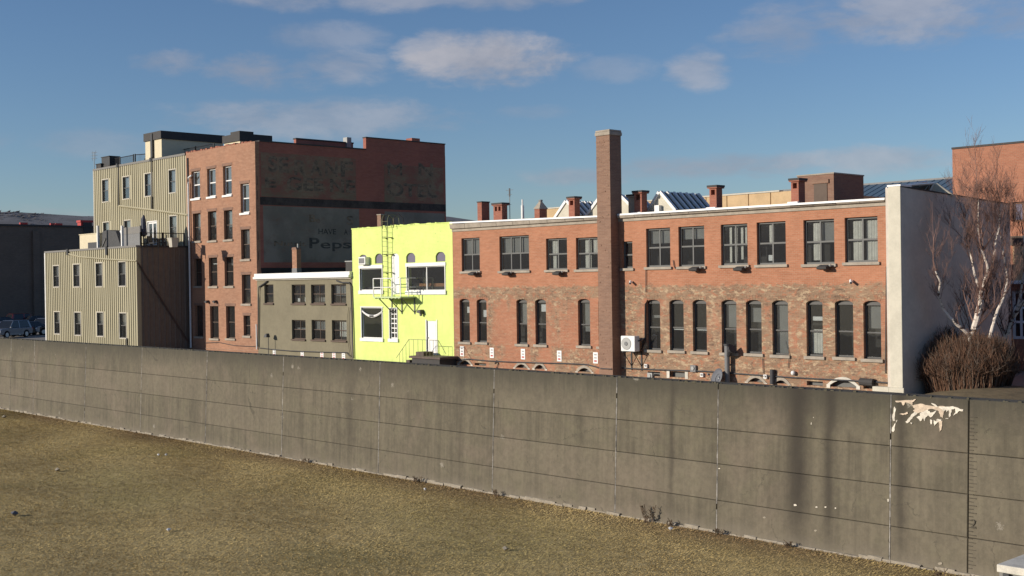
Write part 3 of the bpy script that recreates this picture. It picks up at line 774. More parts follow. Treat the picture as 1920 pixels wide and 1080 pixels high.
scrap(28, 968, .18, 'crumpled grey bag on the grass by the left picture edge', M['litter_dark'])
scrap(947, 1033, .12, 'pale crumpled litter in the grass at bottom centre', M['footing'])
scrap(797, 920, .08, 'tiny white scrap in the brown strip by the wall', M['litter'])
scrap(1257, 995, .10, 'white scrap at wall foot beside the tall dead weed', M['litter'])
scrap(8, 784, .2, 'pale litter near the wall foot at the far left', M['footing'])
scrap(108, 884, .16, 'pale flattened litter in the far left grass', M['footing'])
# end of the concrete wing wall at the lower right, where the bridge meets the flood wall
pw = onY(1873, 1057, 24.0)
ww = thing('wing_wall', (pw.x, 24.0, 0), 'pale concrete wing wall end at the bottom right corner', 'wall')
MB().box(pw.x, pw.x + 1.6, 24.0, 30.05, -.1, pw.z - .16).build('wall_body', M['panel_grey'], ww, bevel=.02)
MB().box(pw.x - .02, pw.x + 1.65, 23.93, 30.04, pw.z - .159, pw.z).build('coping', M['stone_white'], ww, bevel=.02)
MB().box(pw.x + .12, pw.x + .24, 23.90, 23.998, .0, pw.z - .162).build('downpipe', M['dark'], ww)

# ================================================================== the brick factory
FX0, FX1 = onY(850, 550, YF).x, onY(1666, 550, YF).x
FZ = EYE + 2.94
fac = thing('brick_factory', ((FX0 + FX1) / 2, YF, GT), 'long two storey red brick factory with tall chimney stack and arched windows', 'building')
UP = [(865.5, 899.5, 446, 508.5, 2), (936.6, 992, 442, 507.5, 3), (1024, 1063.3, 446.6, 505.8, 2), (1080, 1124, 445, 505, 2), (1166.7, 1186, 452.7, 503, 1), (1211.7, 1256.7, 427.7, 500.5, 2), (1272.3, 1320.7, 424, 499.5, 2),
      (1351.7, 1401.7, 420, 497, 2), (1419, 1473.3, 415.7, 496, 2), (1506.7, 1564.3, 411.5, 495, 2), (1584, 1645.7, 406.7, 491.5, 2)]
LO = [(862, 880.7, 560.3, 641), (894, 912.6, 560.7, 641.5), (968.6, 988.4, 561, 645), (1003.7, 1024, 561, 646), (1084, 1106.5, 560.5, 648), (1122, 1146, 561, 650), (1212, 1238, 562, 656), (1255.5, 1282, 562, 657), (1299, 1325, 562, 659),
      (1353, 1381, 562.3, 661.5), (1399, 1428, 562.5, 662.7), (1448, 1478, 563, 665.5), (1512, 1542.7, 563, 668), (1565.7, 1600, 563, 669.5), (1619, 1652, 564, 673)]
BA = [(862, 883, 676, 1, 1), (890, 912, 681, 0, 0), (967, 990, 683, 1, 1), (1003, 1022, 684, 1, 1), (1084, 1109, 690, 1, 1), (1215, 1238, 697, 0, 0), (1256, 1285, 697, 0, 1), (1403, 1433, 708.5, 1, 1), (1451, 1479, 713, 1, 0), (1513, 1543, 715, 0, 0), (1557, 1606, 713, 1, 1), (1619, 1643, 721, 0, 0)]
uh = [hole(a, b_, c, d, YF) for a, b_, c, d, n in UP]
lh = [hole(a, b_, c, d, YF, .12) for a, b_, c, d in LO]
# level the rows: one head and sill height for each run, as the photograph's perspective gives
for i, h in enumerate(uh): pass
bh = []
for a, b_, t, ar, st in BA:
    h = hole(a, b_, t, t + 34, YF, .22 if ar else 0.0); bh.append((h[0], h[1], GT + .35, h[3], h[4]))
wall_front(fac, M['factory'], FX0, FX1, GT - .1, FZ, YF, uh + lh + bh, .32)
shell(fac, M['brick_deep'], FX0, FX1, YF + .32, 54.5, GT - .1, FZ, M['tar'], side_mats={})
CURT = {2: [('curtain', .06, .40, .5, 1), ('curtain', .10, .3, 0, .5), ('curtain', .93, 1, .5, 1)], 3: [('curtain', .2, .5, .0, 1), ('curtain', .58, .98, .45, 1)], 0: [('blind_or_sheen', .0, 1, .5, 1)], 1: [('blind_or_sheen', 0, 1, .5, 1)],
      7: [('curtain', .14, .26, .03, .97), ('curtain', .36, .5, .05, .95), ('curtain', .62, .74, .1, .95), ('curtain', .8, .9, .45, .95)], 8: [('curtain', .28, .48, .45, .98), ('paper', .30, .5, .05, .2)], 9: [('curtain', .16, .40, .05, .97), ('blind_or_sheen', .5, 1, .5, 1)],
      10: [('curtain', .1, .42, .0, .96), ('curtain', .56, .98, .0, .96)], 5: [('blind_or_sheen', 0, 1, .62, 1)], 6: [('blind_or_sheen', 0, 1, .7, 1)]}
for i, h in enumerate(uh):
    n = UP[i][4]
    window(fac, h, YF, M['frame_grey'], n, 2, .08, .075, .13, sill=M['stone'], sillh=.12, sillw=.10, curt=CURT.get(i), rowsplit=.5)
CL = {0: [('paper', .5, .95, .72, .88)], 1: [('paper', .4, .9, .62, .8)], 3: [('paper', .3, .98, .78, .96)], 4: [('blind_or_sheen', .2, 1, .3, 1)], 12: [('curtain', .04, .98, .02, .5), ('paper', .2, .9, .68, .76)], 11: [('blind_or_sheen', 0, 1, .0, 1)],
      14: [('blind_or_sheen', 0, 1, .55, 1)], 9: [('blind_or_sheen', 0, 1, .5, 1)], 2: [('blind_or_sheen', 0, 1, .48, 1)], 10: [('blind_or_sheen', 0, .95, .62, .92)], 6: [('blind_or_sheen', 0, 1, .68, .74)], 7: [('paper', 0, 1, .42, .44)], 8: [('paper', 0, 1, .42, .44)]}
for i, h in enumerate(lh):
    window(fac, h, YF, M['frame_dark'], 1, 2, .07, .06, .15, sill=M['stone'], sillh=.13, sillw=.10, curt=CL.get(i), rowsplit=.47)
for i, h in enumerate(bh):
    w_ = MB().prism([(h[0], h[2]), (h[1], h[2]), (h[1], h[3] - h[4])] + ([((h[0] + h[1]) / 2 + (h[1] - h[0]) / 2 * q, h[3] - h[4] + h[4] * (1 - q * q)) for q in (.75, .5, .25, 0, -.25, -.5, -.75)] if h[4] else []) + [(h[0], h[3] - h[4])], YF + .24, YF + .27).build('basement_window', M['frame_grey'], fac)
    if BA[i][4]:
        for s, x in ((-1, h[0]), (1, h[1])):
            MB().box(x - (.17 if s < 0 else 0), x + (.17 if s > 0 else 0), YF - .025, YF + .05, GT + .3, h[3] - h[4] + .02).build('jamb_stone', M['stone_white'], w_)
    if h[4]:
        hw = (h[1] - h[0]) / 2; xc = (h[0] + h[1]) / 2
        inn = [(xc + hw * q, h[3] - h[4] + h[4] * (1 - q * q)) for q in [-1 + k / 5 for k in range(11)]]
        outp = [(xc + (hw + .14) * q, h[3] - h[4] + .02 + (h[4] + .12) * (1 - q * q)) for q in [-1 + k / 5 for k in range(11)]]
        mb = MB()
        for k in range(10): mb.prism([inn[k], inn[k + 1], outp[k + 1], outp[k]], YF - .03, YF + .04)
        mb.build('arch_stone', M['stone_white'] if i in (10,) else M['stone'], w_)
# brick arches over the tall windows: soldier course voussoirs
for i, h in enumerate(lh):
    x0, x1, z0, z1, r = h; xc = (x0 + x1) / 2; hw = (x1 - x0) / 2; mb = MB(); n = 13
    def arc(q, e): return (xc + (hw + e * .45) * q, z1 - r + r * (1 - min(1, abs(q)) ** 3.2) + e)
    for k in range(n):
        q0 = -1.05 + 2.1 * k / n + .012; q1 = -1.05 + 2.1 * (k + 1) / n - .012
        mb.prism([arc(q0, .0), arc(q1, .0), arc(q1, .24), arc(q0, .24)], YF - .004 - .006 * (k % 2), YF + .02)
    mb.build('arch', M['factory'], fac)
# cornice and white flashing
zt = EYE + 3.13
sx0 = -40.75; sx1 = -39.86
for k, (a, b_, za, zb) in enumerate(((FX0 - .02, sx0 - .012, EYE + 3.34, EYE + 3.15), (sx1 + .05, FX1 - .02, EYE + 3.17, EYE + 3.10))):
    n = 9 if k == 0 else 13
    for i in range(n):
        xa, xb = a + (b_ - a) * i / n, a + (b_ - a) * (i + 1) / n - .012; wob = rnd.uniform(-.02, .02)
        z_a = za + (zb - za) * i / n - .06 + wob; z_b = za + (zb - za) * (i + 1) / n - .06 + wob
        MB().hexa([(xa, YF - .17, FZ + .06), (xb, YF - .17, FZ + .06), (xb, YF + .5, FZ + .002), (xa, YF + .5, FZ + .002), (xa, YF - .22, z_a), (xb, YF - .22, z_b), (xb, YF + .5, z_b), (xa, YF + .5, z_a)]).build('cornice_stone', M['stone'], fac, bevel=.015)
    MB().hexa([(a, YF - .20, za - .035), (b_, YF - .20, zb - .035), (b_, YF + .55, zb - .03), (a, YF + .55, za - .03), (a, YF - .18, za + .05), (b_, YF - .18, zb + .05), (b_, YF + .55, zb + .07), (a, YF + .55, za + .07)]).build('roof_flashing', M['white_hot'], fac)
MB().box(FX0, FX1 - .02, YF - .05, YF + .02, FZ - .10, FZ + .05).build('corbel_course', M['stone'], fac)
# tall chimney stack
ysk = 44.39
zs_top = EYE + 7.33
st = MB()
nseg = 12
for k in range(nseg):
    z0 = GT - .1 + (zs_top - .22 - GT + .1) * k / nseg; z1 = GT - .1 + (zs_top - .22 - GT + .1) * (k + 1) / nseg
    st.box(sx0, sx1, ysk, 45.22, z0, z1)
st = MB(); st.box(sx0, sx1, ysk, 45.22, GT - .1, zs_top - .2)
stack = st.build('chimney_stack', M['brick_stack'], fac)
MB().box(sx0 - .05, sx1 + .05, ysk - .05, 45.27, zs_top - .26, zs_top - .08).build('stack_collar', M['stone'], stack, bevel=.03)
MB().box(sx0 - .03, sx1 + .03, ysk - .03, 45.25, zs_top - .08, zs_top + .02).build('stack_cap', M['stone'], stack, bevel=.03)
# a few proud, uneven courses so the stack edge is not ruler straight
mb = MB()
for k in range(60):
    z = rnd.uniform(GT + .5, zs_top - .5); L = rnd.uniform(.12, .3); x = rnd.uniform(sx0, sx1 - L)
    if k % 3 == 0: x = sx0 - .012 if k % 2 else sx1 - L + .012
    mb.box(x, x + L, ysk - rnd.uniform(.006, .022), ysk + .03, z, z + .065)
mb.build("proud_bricks", M["brick_stack"], stack, kind="stuff")
# roof chimneys
def roof_chimney(pxl, pxm, pxr, pt, pb, Y, holes=0, cap=True, mat='brick_deep', par=fac):
    a = onY(pxl, pt, Y); b_ = onY(pxm, pt, Y); d = onX(pxr, pt, b_.x); zt_ = a.z; zb_ = EYE + 2.5
    mb = MB(); ch_h = .12 if cap else 0
    if holes:
        hz1 = zt_ - ch_h - .06; hz0 = hz1 - .24; W = b_.x - a.x
        mb.box(a.x, b_.x, Y, d.y, zb_, hz0); mb.box(a.x, b_.x, Y, d.y, hz1, zt_ - ch_h)
        n = holes; pw_ = W * (.22 if n == 1 else .16); ow = (W - pw_ * (n + 1)) / n
        for k in range(n + 1): mb.box(a.x + k * (ow + pw_), a.x + k * (ow + pw_) + pw_, Y, d.y, hz0, hz1)
        mb.box(a.x + .05, b_.x - .05, Y + .2, d.y - .05, hz0, hz1)
    else: mb.box(a.x, b_.x, Y, d.y, zb_, zt_ - ch_h)
    c = mb.build('roof_chimney', M[mat], par)
    if cap:
        MB().box(a.x - .07, b_.x + .07, Y - .07, d.y + .07, zt_ - ch_h, zt_ - ch_h + .06).build('chimney_collar', M[mat], c)
        MB().box(a.x - .09, b_.x + .09, Y - .09, d.y + .09, zt_ - ch_h + .06, zt_ + .03).build('chimney_cap', M['charcoal'], c)
    else: MB().box(a.x - .03, b_.x + .03, Y - .03, d.y + .03, zt_, zt_ + .06).build('chimney_cap', M['charcoal'], c)
    return c, a, b_, d
for (l, m_, r, t, b_, n, cap, base) in ((895, 903, 917.5, 380, 412, 0, False, 0), (925, 941, 951, 382, 410, 2, True, 1), (1066, 1077, 1087, 370, 404, 1, True, 1), (1189, 1203, 1213, 359, 400, 1, True, 1), (1330, 1343, 1354, 349, 386, 1, True, 1), (1483, 1497, 1509, 336, 376, 1, True, 1)):
    c, a, b2, d = roof_chimney(l, m_, r, t, b_, 45.75, n, cap)
    if base: MB().box(a.x - .12, b2.x + .04, 45.60, 45.78, EYE + 3.0, EYE + 3.30).build('flashing', M['white_hot'], c, bevel=.03)
c, a, b2, d = roof_chimney(1178, 1190, 1196, 366, 400, 45.95, 0, True, 'stone')
# small ventilator with pyramid cap
a = onY(1002, 392, 46.2); b2 = onY(1009, 392, 46.2); d = onX(1023, 392, b2.x)
c = MB().box(a.x, b2.x + .1, 46.2, d.y, EYE + 2.5, a.z).build('roof_ventilator', M['brick_deep'], fac)
xa, xb, ya, yb = a.x - .05, b2.x + .15, 46.15, d.y + .05; xm, ym = (xa + xb) / 2, (ya + yb) / 2
MB().add([(xa, ya, a.z), (xb, ya, a.z), (xb, yb, a.z), (xa, yb, a.z), (xm - .06, ym - .06, a.z + .4), (xm + .06, ym - .06, a.z + .4), (xm + .06, ym + .06, a.z + .4), (xm - .06, ym + .06, a.z + .4)],
         [(0, 3, 2, 1), (4, 5, 6, 7), (0, 1, 5, 4), (1, 2, 6, 5), (2, 3, 7, 6), (3, 0, 4, 7)]).build('ventilator_cap', M['stone'], c)
MB().box(xm - .08, xm + .08, ym - .08, ym + .08, a.z + .4, a.z + .5).build('ventilator_finial', M['pipe_grey'], c)
# gabled skylights
def skylight(apx, apy, lpx, lpy, rpx, rpy, backpx, backpy, Y, nb=6):
    A = onY(apx, apy, Y); L = onY(lpx, lpy, Y); Rr = onY(rpx, rpy, Y); yb_ = onX(backpx, backpy, A.x).y; z0 = EYE + 2.66
    s = MB().prism([(L.x, L.z - .45), (Rr.x, Rr.z - .45), (Rr.x, Rr.z), (A.x, A.z - .03), (L.x, L.z)], Y + .02, Y + .06).build('skylight', M['stucco_white'], fac)
    MB().prism([(L.x, z0), (Rr.x, z0), (Rr.x, Rr.z - .03), (L.x, L.z - .03)], Y + .1, yb_).build('kerb', M['white'], s)
    for (Q, sg) in ((L, -1), (Rr, 1)):
        dx = Q.x - A.x; dz = Q.z - A.z; ln = math.hypot(dx, dz); nx, nz = (-dz / ln * sg, dx / ln * sg)
        nx, nz = (abs(nx) * sg, abs(nz))
        # glass slope: pane between every two bars
        for k in range(nb):
            y0 = Y + .06 + (yb_ - Y - .06) * k / nb; y1 = Y + .06 + (yb_ - Y - .06) * (k + 1) / nb
            MB().hexa([(A.x, y0 + .02, A.z), (Q.x, y0 + .02, Q.z), (Q.x, y1 - .02, Q.z), (A.x, y1 - .02, A.z), (A.x + nx * .015, y0 + .02, A.z + nz * .015), (Q.x + nx * .015, y0 + .02, Q.z + nz * .015), (Q.x + nx * .015, y1 - .02, Q.z + nz * .015), (A.x + nx * .015, y1 - .02, A.z + nz * .015)]).build('pane', M['glass_roof'], s)
        for k in range(nb + 1):
            yy = Y + .04 + (yb_ - Y - .06) * k / nb; wd = .09 if k in (0,) else .075
            MB().hexa([(A.x - nx * .02, yy - wd, A.z - nz * .02), (Q.x - nx * .02, yy - wd, Q.z - nz * .02), (Q.x - nx * .02, yy + wd, Q.z - nz * .02), (A.x - nx * .02, yy + wd, A.z - nz * .02),
                       (A.x + nx * .12, yy - wd, A.z + nz * .12), (Q.x + nx * .12, yy - wd, Q.z + nz * .12), (Q.x + nx * .12, yy + wd, Q.z + nz * .12), (A.x + nx * .12, yy + wd, A.z + nz * .12)]).build('glazing_bar', M['white'], s)
    MB().box(A.x - .05, A.x + .05, Y + .1, yb_, A.z - .03, A.z + .02).build('ridge', M['pipe_grey'], s)
    MB().prism([(L.x + .12, L.z), (Rr.x - .12, L.z), (A.x, A.z - .12)], yb_ - .05, yb_ - .02).build('back_gable', M['stucco_white'], s)
    return s, A, L, Rr
skylight(1062, 378, 1040, 411, 1086, 406, 1127, 381, 46.6)
skylight(1123, 374, 1101, 405, 1150, 402, 1172, 376, 46.6, 4)
skylight(1163, 368, 1142, 402, 1194, 399, 1200, 368, 46.7, 4)
s, A, L, Rr = skylight(1237, 361, 1215, 398, 1266, 396, 1308, 365, 46.5)
bx_ = A.x + .08
MB().box(bx_ - .27, bx_ + .02, 46.3, 46.51, EYE + 3.1, EYE + 3.62).build('gable_fan', M['white_hot'], s)
# truss-glazed skylight over the right end
p0 = onX(1684, 350, FX1 + .42); 
s = MB().tube([(FX1 - .6, 46.0, EYE + 3.62), (FX1 - .6, 49.4, EYE + 4.05)], .05, 4).build('skylight', M['white'], fac)
ra, rb = onY(1684, 349, 46.4), onY(1751, 343.5, 48.6); rc, rd = onY(1740, 364, 48.6), onY(1690, 362, 46.4)
MB().tube([ra, rb], .05, 4).build('ridge', M['white'], s); MB().tube([rb, rc], .05, 4).build('rafter', M['white'], s); MB().tube([ra, rd], .05, 4).build('rafter', M['white'], s)
MB().tube([rd, rc], .04, 4).build('eave_bar', M['white'], s)
for k in range(4):
    t0, t1 = k / 4, (k + 1) / 4
    MB().tube([rd.lerp(rc, t0), ra.lerp(rb, (t0 + t1) / 2)], .03, 4).build('truss_bar', M['steel'], s); MB().tube([ra.lerp(rb, (t0 + t1) / 2), rd.lerp(rc, t1)], .03, 4).build('truss_bar', M['steel'], s)
MB().add([ra, rb, rc, rd] + [p + Vector((-.03, .03, 0)) for p in (ra, rb, rc, rd)], [(0, 1, 2, 3), (7, 6, 5, 4), (0, 4, 5, 1), (1, 5, 6, 2), (2, 6, 7, 3), (3, 7, 4, 0)]).build('pane', M['glass_roof'], s)
MB().add([rb, rc, rc + Vector((1.0, .4, -.12)), rb + Vector((.1, .1, 0))] + [p + Vector((0, .1, 0)) for p in (rb, rc, rc + Vector((1.0, .4, -.12)), rb + Vector((.1, .1, 0)))], [(0, 1, 2, 3), (7, 6, 5, 4), (0, 4, 5, 1), (1, 5, 6, 2), (2, 6, 7, 3)]).build('cheek', M['stucco_white'], s)
for q in (rd, rc): MB().box(q.x - .05, q.x + .05, q.y - .05, q.y + .05, EYE + 2.6, q.z).build('post', M['white'], s)
# white stucco end pier and grey stucco side wall
pier_t = EYE + 3.57
PX0, PX1 = onY(1667, 550, YF - .25).x, onY(1690.5, 550, YF - .25).x
MB().box(PX0, PX1, YF - .25, YF - .18, GT - .1, pier_t).build('end_pier', M['stucco_white'], fac, bevel=.02)
MB().box(PX0 - .02, PX1 + .02, YF - .27, YF + .62, pier_t, pier_t + .07).build('pier_cap', M['white_hot'], fac)
MB().box(PX0 - .75, PX0 - .01, YF - .35, YF - .01, GT - .1, EYE - 4.5).build('pier_plinth', M['stucco_white'], fac, bevel=.02)
MB().box(PX0 - .008, PX1 + .1, YF - .36, YF - .26, GT - .1, EYE - 4.5).build('pier_plinth', M['stucco_white'], fac, bevel=.02)
gx1 = PX1 - .01
MB().hexa([(FX1 + .02, YF - .178, GT - .1), (gx1, YF - .178, GT - .1), (gx1, 54.6, GT - .1), (FX1 + .02, 54.6, GT - .1), (FX1 + .02, YF - .178, EYE + 3.53), (gx1, YF - .178, EYE + 3.53), (gx1, 54.6, EYE + 3.15), (FX1 + .02, 54.6, EYE + 3.15)]).build('side_wall', M['stucco_grey'], fac)
MB().hexa([(FX1, YF + .62, EYE + 3.503), (gx1 + .03, YF + .62, EYE + 3.503), (gx1 + .03, 54.6, EYE + 3.153), (FX1, 54.6, EYE + 3.153), (FX1, YF + .62, EYE + 3.55), (gx1 + .03, YF + .62, EYE + 3.55), (gx1 + .03, 54.6, EYE + 3.20), (FX1, 54.6, EYE + 3.20)]).build('side_coping', M['charcoal'], fac)
# brick lift house on the roof
bc = onY(1563, 323, 50.0); bl = onY(1495, 325, 50.0).x; by = onX(1619, 333, bc.x).y
lift = MB().box(bl, bc.x, 50.0, by, EYE + 2.6, bc.z - .06).build('lift_house', M['brick_box'], fac)
MB().box(bl - .03, bc.x + .03, 49.97, by + .03, bc.z - .06, bc.z).build('lift_coping', M['stone'], lift)
da, db = onY(1526, 345, 49.98), onY(1551, 372, 49.98)
MB().box(da.x - .1, db.x + .1, 49.93, 50.02, da.z, da.z + .18).build('lintel', M['brick_stack'], lift)
MB().box(da.x, db.x, 49.97, 50.03, db.z - .3, da.z).build('door', M['frame_brown'], lift)
# cables and conduits on the front
def cable(pts, r=.03, mat='dark', name='cable', Y=YF - .05, par=fac):
    return MB().tube([onY(a, b_, Y) for a, b_ in pts], r, 6).build(name, M[mat], par)
cable([(852, 676), (880, 673.5), (912, 676.5), (960, 679), (1010, 680.5), (1060, 681.5), (1100, 683.5), (1118, 688), (1126, 691)], .035)
MB().tube([onY(1126, 691, ysk - .03), onY(1147, 692, ysk - .03)], .03, 6).build('cable', M['dark'], fac)
cable([(1166, 690), (1200, 692), (1250, 694), (1320, 696), (1400, 702), (1470, 707), (1560, 712), (1640, 716), (1664, 718)], .035)
cable([(928, 682), (931, 676), (934, 682), (931, 690)], .03)
cable([(1211, 506), (1211, 548)], .018); cable([(1214, 563), (1210, 570), (1209.5, 640), (1203, 655)], .035, 'black')
cable([(1662, 500), (1661, 600), (1660, 700)], .02); cable([(1478, 690), (1480, 665), (1474, 640)], .012); cable([(1430, 672), (1431, 700)], .015)
cable([(1262, 488), (1264, 500), (1268, 505)], .02)

# fixtures on the factory, each a thing of its own
def floodlight(px, py, label, Y=YF):
    p = onY(px, py, Y); t = thing('floodlight', (p.x, Y, p.z), label, 'floodlight', 'floodlights under the factory windows')
    MB().hexa([(p.x - .24, Y - .42, p.z - .14), (p.x + .24, Y - .42, p.z - .14), (p.x + .24, Y - .12, p.z - .17), (p.x - .24, Y - .12, p.z - .17),
               (p.x - .24, Y - .44, p.z - .04), (p.x + .24, Y - .44, p.z - .04), (p.x + .24, Y - .12, p.z + .06), (p.x - .24, Y - .12, p.z + .06)]).build('housing', M['charcoal'], t, bevel=.02)
    MB().box(p.x - .05, p.x + .05, Y - .13, Y + .002, p.z - .08, p.z + .03).build('bracket', M['pipe_grey'], t)
    MB().tube([(p.x + .25, Y - .2, p.z), (p.x + .33, Y - .2, p.z + .02)], .05, 6).build('knuckle', M['steel'], t)
for px, py, lb in ((893, 511, 'tilted dark floodlight below the upper window nearest the lime building'), (957, 511, 'dark floodlight under the three light upper window'), (1052, 510, 'dark floodlight with loose bracket left of the chimney stack'),
                   (1309, 502, 'dark floodlight under the second upper window right of the stack'), (1393, 501.5, 'dark floodlight under the window with thin gathered curtains'), (1550, 498.5, 'dark floodlight under the second window from the white pier')):
    floodlight(px, py, lb)
def small_cam(px, py, label):
    p = onY(px, py, YF); t = thing('security_camera', (p.x, YF, p.z), label, 'camera', 'security cameras on the factory')
    MB().tube([(p.x, YF, p.z), (p.x, YF - .12, p.z)], .035, 8).build('mount', M['white'], t)
    MB().tube([(p.x - .04, YF - .10, p.z + .04), (p.x + .08, YF - .28, p.z - .06)], .06, 8).build('body', M['white'], t)
    MB().tube([(p.x + .08, YF - .281, p.z - .061), (p.x + .085, YF - .29, p.z - .066)], .045, 8).build('lens', M['black'], t)
small_cam(1186, 529, 'white security camera on brick just right of the chimney stack'); small_cam(1599, 527.5, 'white security camera on brick near the white pier')
def parking_sign(px, py, w_, h_, label, Y=YF, red=False):
    p = onY(px, py, Y); t = thing('parking_sign', (p.x, Y, p.z), label, 'sign', 'small white parking signs')
    MB().box(p.x - w_ / 2, p.x + w_ / 2, Y - .02, Y + .001, p.z - h_ / 2, p.z + h_ / 2).build('plate', M['sign_paint'], t)
    for k, (zz_, hh_) in enumerate(((.28, .05), (.0, .05), (-.28, .07))):
        MB().box(p.x - w_ * .28, p.x + w_ * .28, Y - .024, Y - .019, p.z + zz_ * h_ - hh_ * h_, p.z + zz_ * h_ + hh_ * h_).build('mark', M['red_mark'] if (red or k == 2) else M['grey_mark'], t)
for px, py, lb in ((866.5, 658.5, 'white parking sign below the arched windows nearest the lime building'), (922.5, 661.5, 'white parking sign between first and second arched window pairs'), (981, 664, 'white parking sign below the second arched window pair'),
                   (1049, 667.5, 'white parking sign on brick left of the lone arched window'), (1117, 671, 'white parking sign beside the foot of the chimney stack')):
    parking_sign(px, py, .32, .56, lb)
# outdoor air conditioner on a bracket
ap = onY(1178, 644, 44.45)
ac = thing('air_conditioner', (ap.x, YF, ap.z), 'white outdoor air conditioner on a black bracket beside the chimney stack', 'air conditioner')
xa, xb = onY(1164, 644, 44.35).x, onY(1190, 644, 44.35).x; za, zb = onY(1178, 659, 44.35).z, onY(1178, 630, 44.35).z
MB().box(xa, xb, 44.35, 44.72, za, zb).build('cabinet', M['white'], ac, bevel=.03)
fx, fz = xa + (xb - xa) * .40, (za + zb) / 2
MB().tube([(fx, 44.35, fz), (fx, 44.325, fz)], .30, 20).build('fan_grille', M['steel'], ac); MB().tube([(fx, 44.325, fz), (fx, 44.30, fz)], .10, 12).build('fan_hub', M['pipe_grey'], ac)
for xx in (xa + .12, xb - .12):
    MB().box(xx - .025, xx + .025, 44.35, YF + .002, za - .06, za).build('bracket_arm', M['black'], ac); MB().tube([(xx, 44.4, za - .06), (xx, YF - .01, za - .75)], .025, 4).build('bracket_strut', M['black'], ac)
    MB().box(xx - .03, xx + .03, YF - .04, YF + .002, za - .95, za - .06).build('bracket_leg', M['black'], ac)
MB().tube([(xb, 44.6, zb - .25), (xb + .25, 44.75, zb - .1), (onY(1205, 650, YF).x, YF - .05, onY(1205, 650, YF).z)], .035, 6).build('hose', M['black'], ac)
# satellite dish
p = onY(1344, 708, 44.5); ds = thing('satellite_dish', (p.x, YF, p.z), 'grey satellite dish at the foot of the factory wall', 'satellite dish')
d_ = Vector((-.35, -.85, .35)).normalized(); mb = MB(); a_ = d_.cross(Vector((0, 0, 1))).normalized(); b3 = d_.cross(a_); vs = []; fs = []
for rr_, off in ((.02, .10), (.2, .085), (.36, .03), (.44, .0), (.44, -.02), (.2, .06)):
    for k in range(18):
        q = 6.2832 * k / 18; vs.append(p + a_ * (rr_ * math.cos(q)) + b3 * (rr_ * math.sin(q)) - d_ * off)
for i in range(5):
    for k in range(18): fs.append((i * 18 + k, i * 18 + (k + 1) % 18, (i + 1) * 18 + (k + 1) % 18, (i + 1) * 18 + k))
MB().add(vs, fs).build('reflector', M['dish'], ds, smooth=True)
MB().tube([p - d_ * .1, (p.x, YF + .002, p.z - .1)], .03, 6).build('arm', M['steel'], ds); MB().tube([p - b3 * -.4, p + d_ * .45], .012, 5).build('feed_arm', M['steel'], ds)
MB().tube([p + d_ * .40, p + d_ * .5], .045, 8).build('feed_horn', M['pipe_grey'], ds)
# tall vent pipe with elbow hood
a = onY(1364, 716, 44.75); t_ = onY(1362, 648, 44.75)
vp = thing('vent_pipe', (a.x, 44.75, GT), 'tall grey vent pipe with hood in front of an arched window', 'pipe')
MB().tube([(a.x, 44.75, GT), (a.x, 44.75, t_.z)], .12, 12).build('pipe', M['pipe_grey'], vp, smooth=False)
MB().tube([(a.x, 44.75, t_.z), (a.x, 44.75, t_.z + .08)], .16, 12).build('collar', M['dark'], vp)
MB().tube([(a.x + .1, 44.72, t_.z - .45), (a.x + .28, 44.6, t_.z - .2), (a.x + .45, 44.55, t_.z - .12)], [.09, .15, .2], 10).build('hood', M['dark'], vp)
MB().box(a.x - .05, a.x + .05, 44.8, YF + .002, t_.z - .9, t_.z - .85).build('strap', M['dark'], vp)
for px0, py0, px1, py1, r_, mt_, lb in ((1448, 693, 1448, 720, .11, 'dark', 'short upright dark duct on the factory wall foot'), (1613, 715.5, 1638, 717.5, .16, 'charcoal', 'dark horizontal cylinder on the wall near the white pier')):
    q0, q1 = onY(px0, py0, YF - .12), onY(px1, py1, YF - .12)
    tag(MB().tube([q0, q1], r_, 10).build('wall_duct', M[mt_], loc=((q0.x + q1.x) / 2, YF, q0.z)), lb, 'duct')
for px, py, nm, lb, mt_ in ((1221, 705, 'meter_box', 'pale utility meter box below the first right hand arched window', 'steel'), (1302, 691, 'meter_box', 'grey utility box on the wall beside the dish', 'pipe_grey'), (1318, 703, 'meter_box', 'small white utility box just left of the satellite dish', 'white'),
                            (1213, 686, 'meter_box', 'tiny white junction box below the air conditioner', 'white'), (1490, 699, 'wall_lamp', 'small round white wall lamp on the factory foot', 'white'), (1437, 706, 'meter_box', 'white conduit cap near the short duct', 'white')):
    p = onY(px, py, YF); s = (.16 if mt_ != 'white' else .09) if nm == 'meter_box' else .1; t = thing(nm, (p.x, YF, p.z), lb, 'utility box' if nm == 'meter_box' else 'lamp')
    if nm == 'meter_box':
        MB().box(p.x - s, p.x + s, YF - .12, YF + .001, p.z - s, p.z + s).build('case', M[mt_], t, bevel=.015); MB().tube([(p.x, YF - .12, p.z + .02), (p.x, YF - .16, p.z + .02)], s * .55, 10).build('dial', M['steel'], t)
    else:
        MB().lathe([(.02, -.1), (.08, -.07), (.1, 0), (.08, .07), (.02, .1)], (p.x, YF - .12, p.z), 10).build('globe', M[mt_], t, smooth=True); MB().box(p.x - .03, p.x + .03, YF - .08, YF + .001, p.z - .03, p.z + .03).build('mount', M['dark'], t)
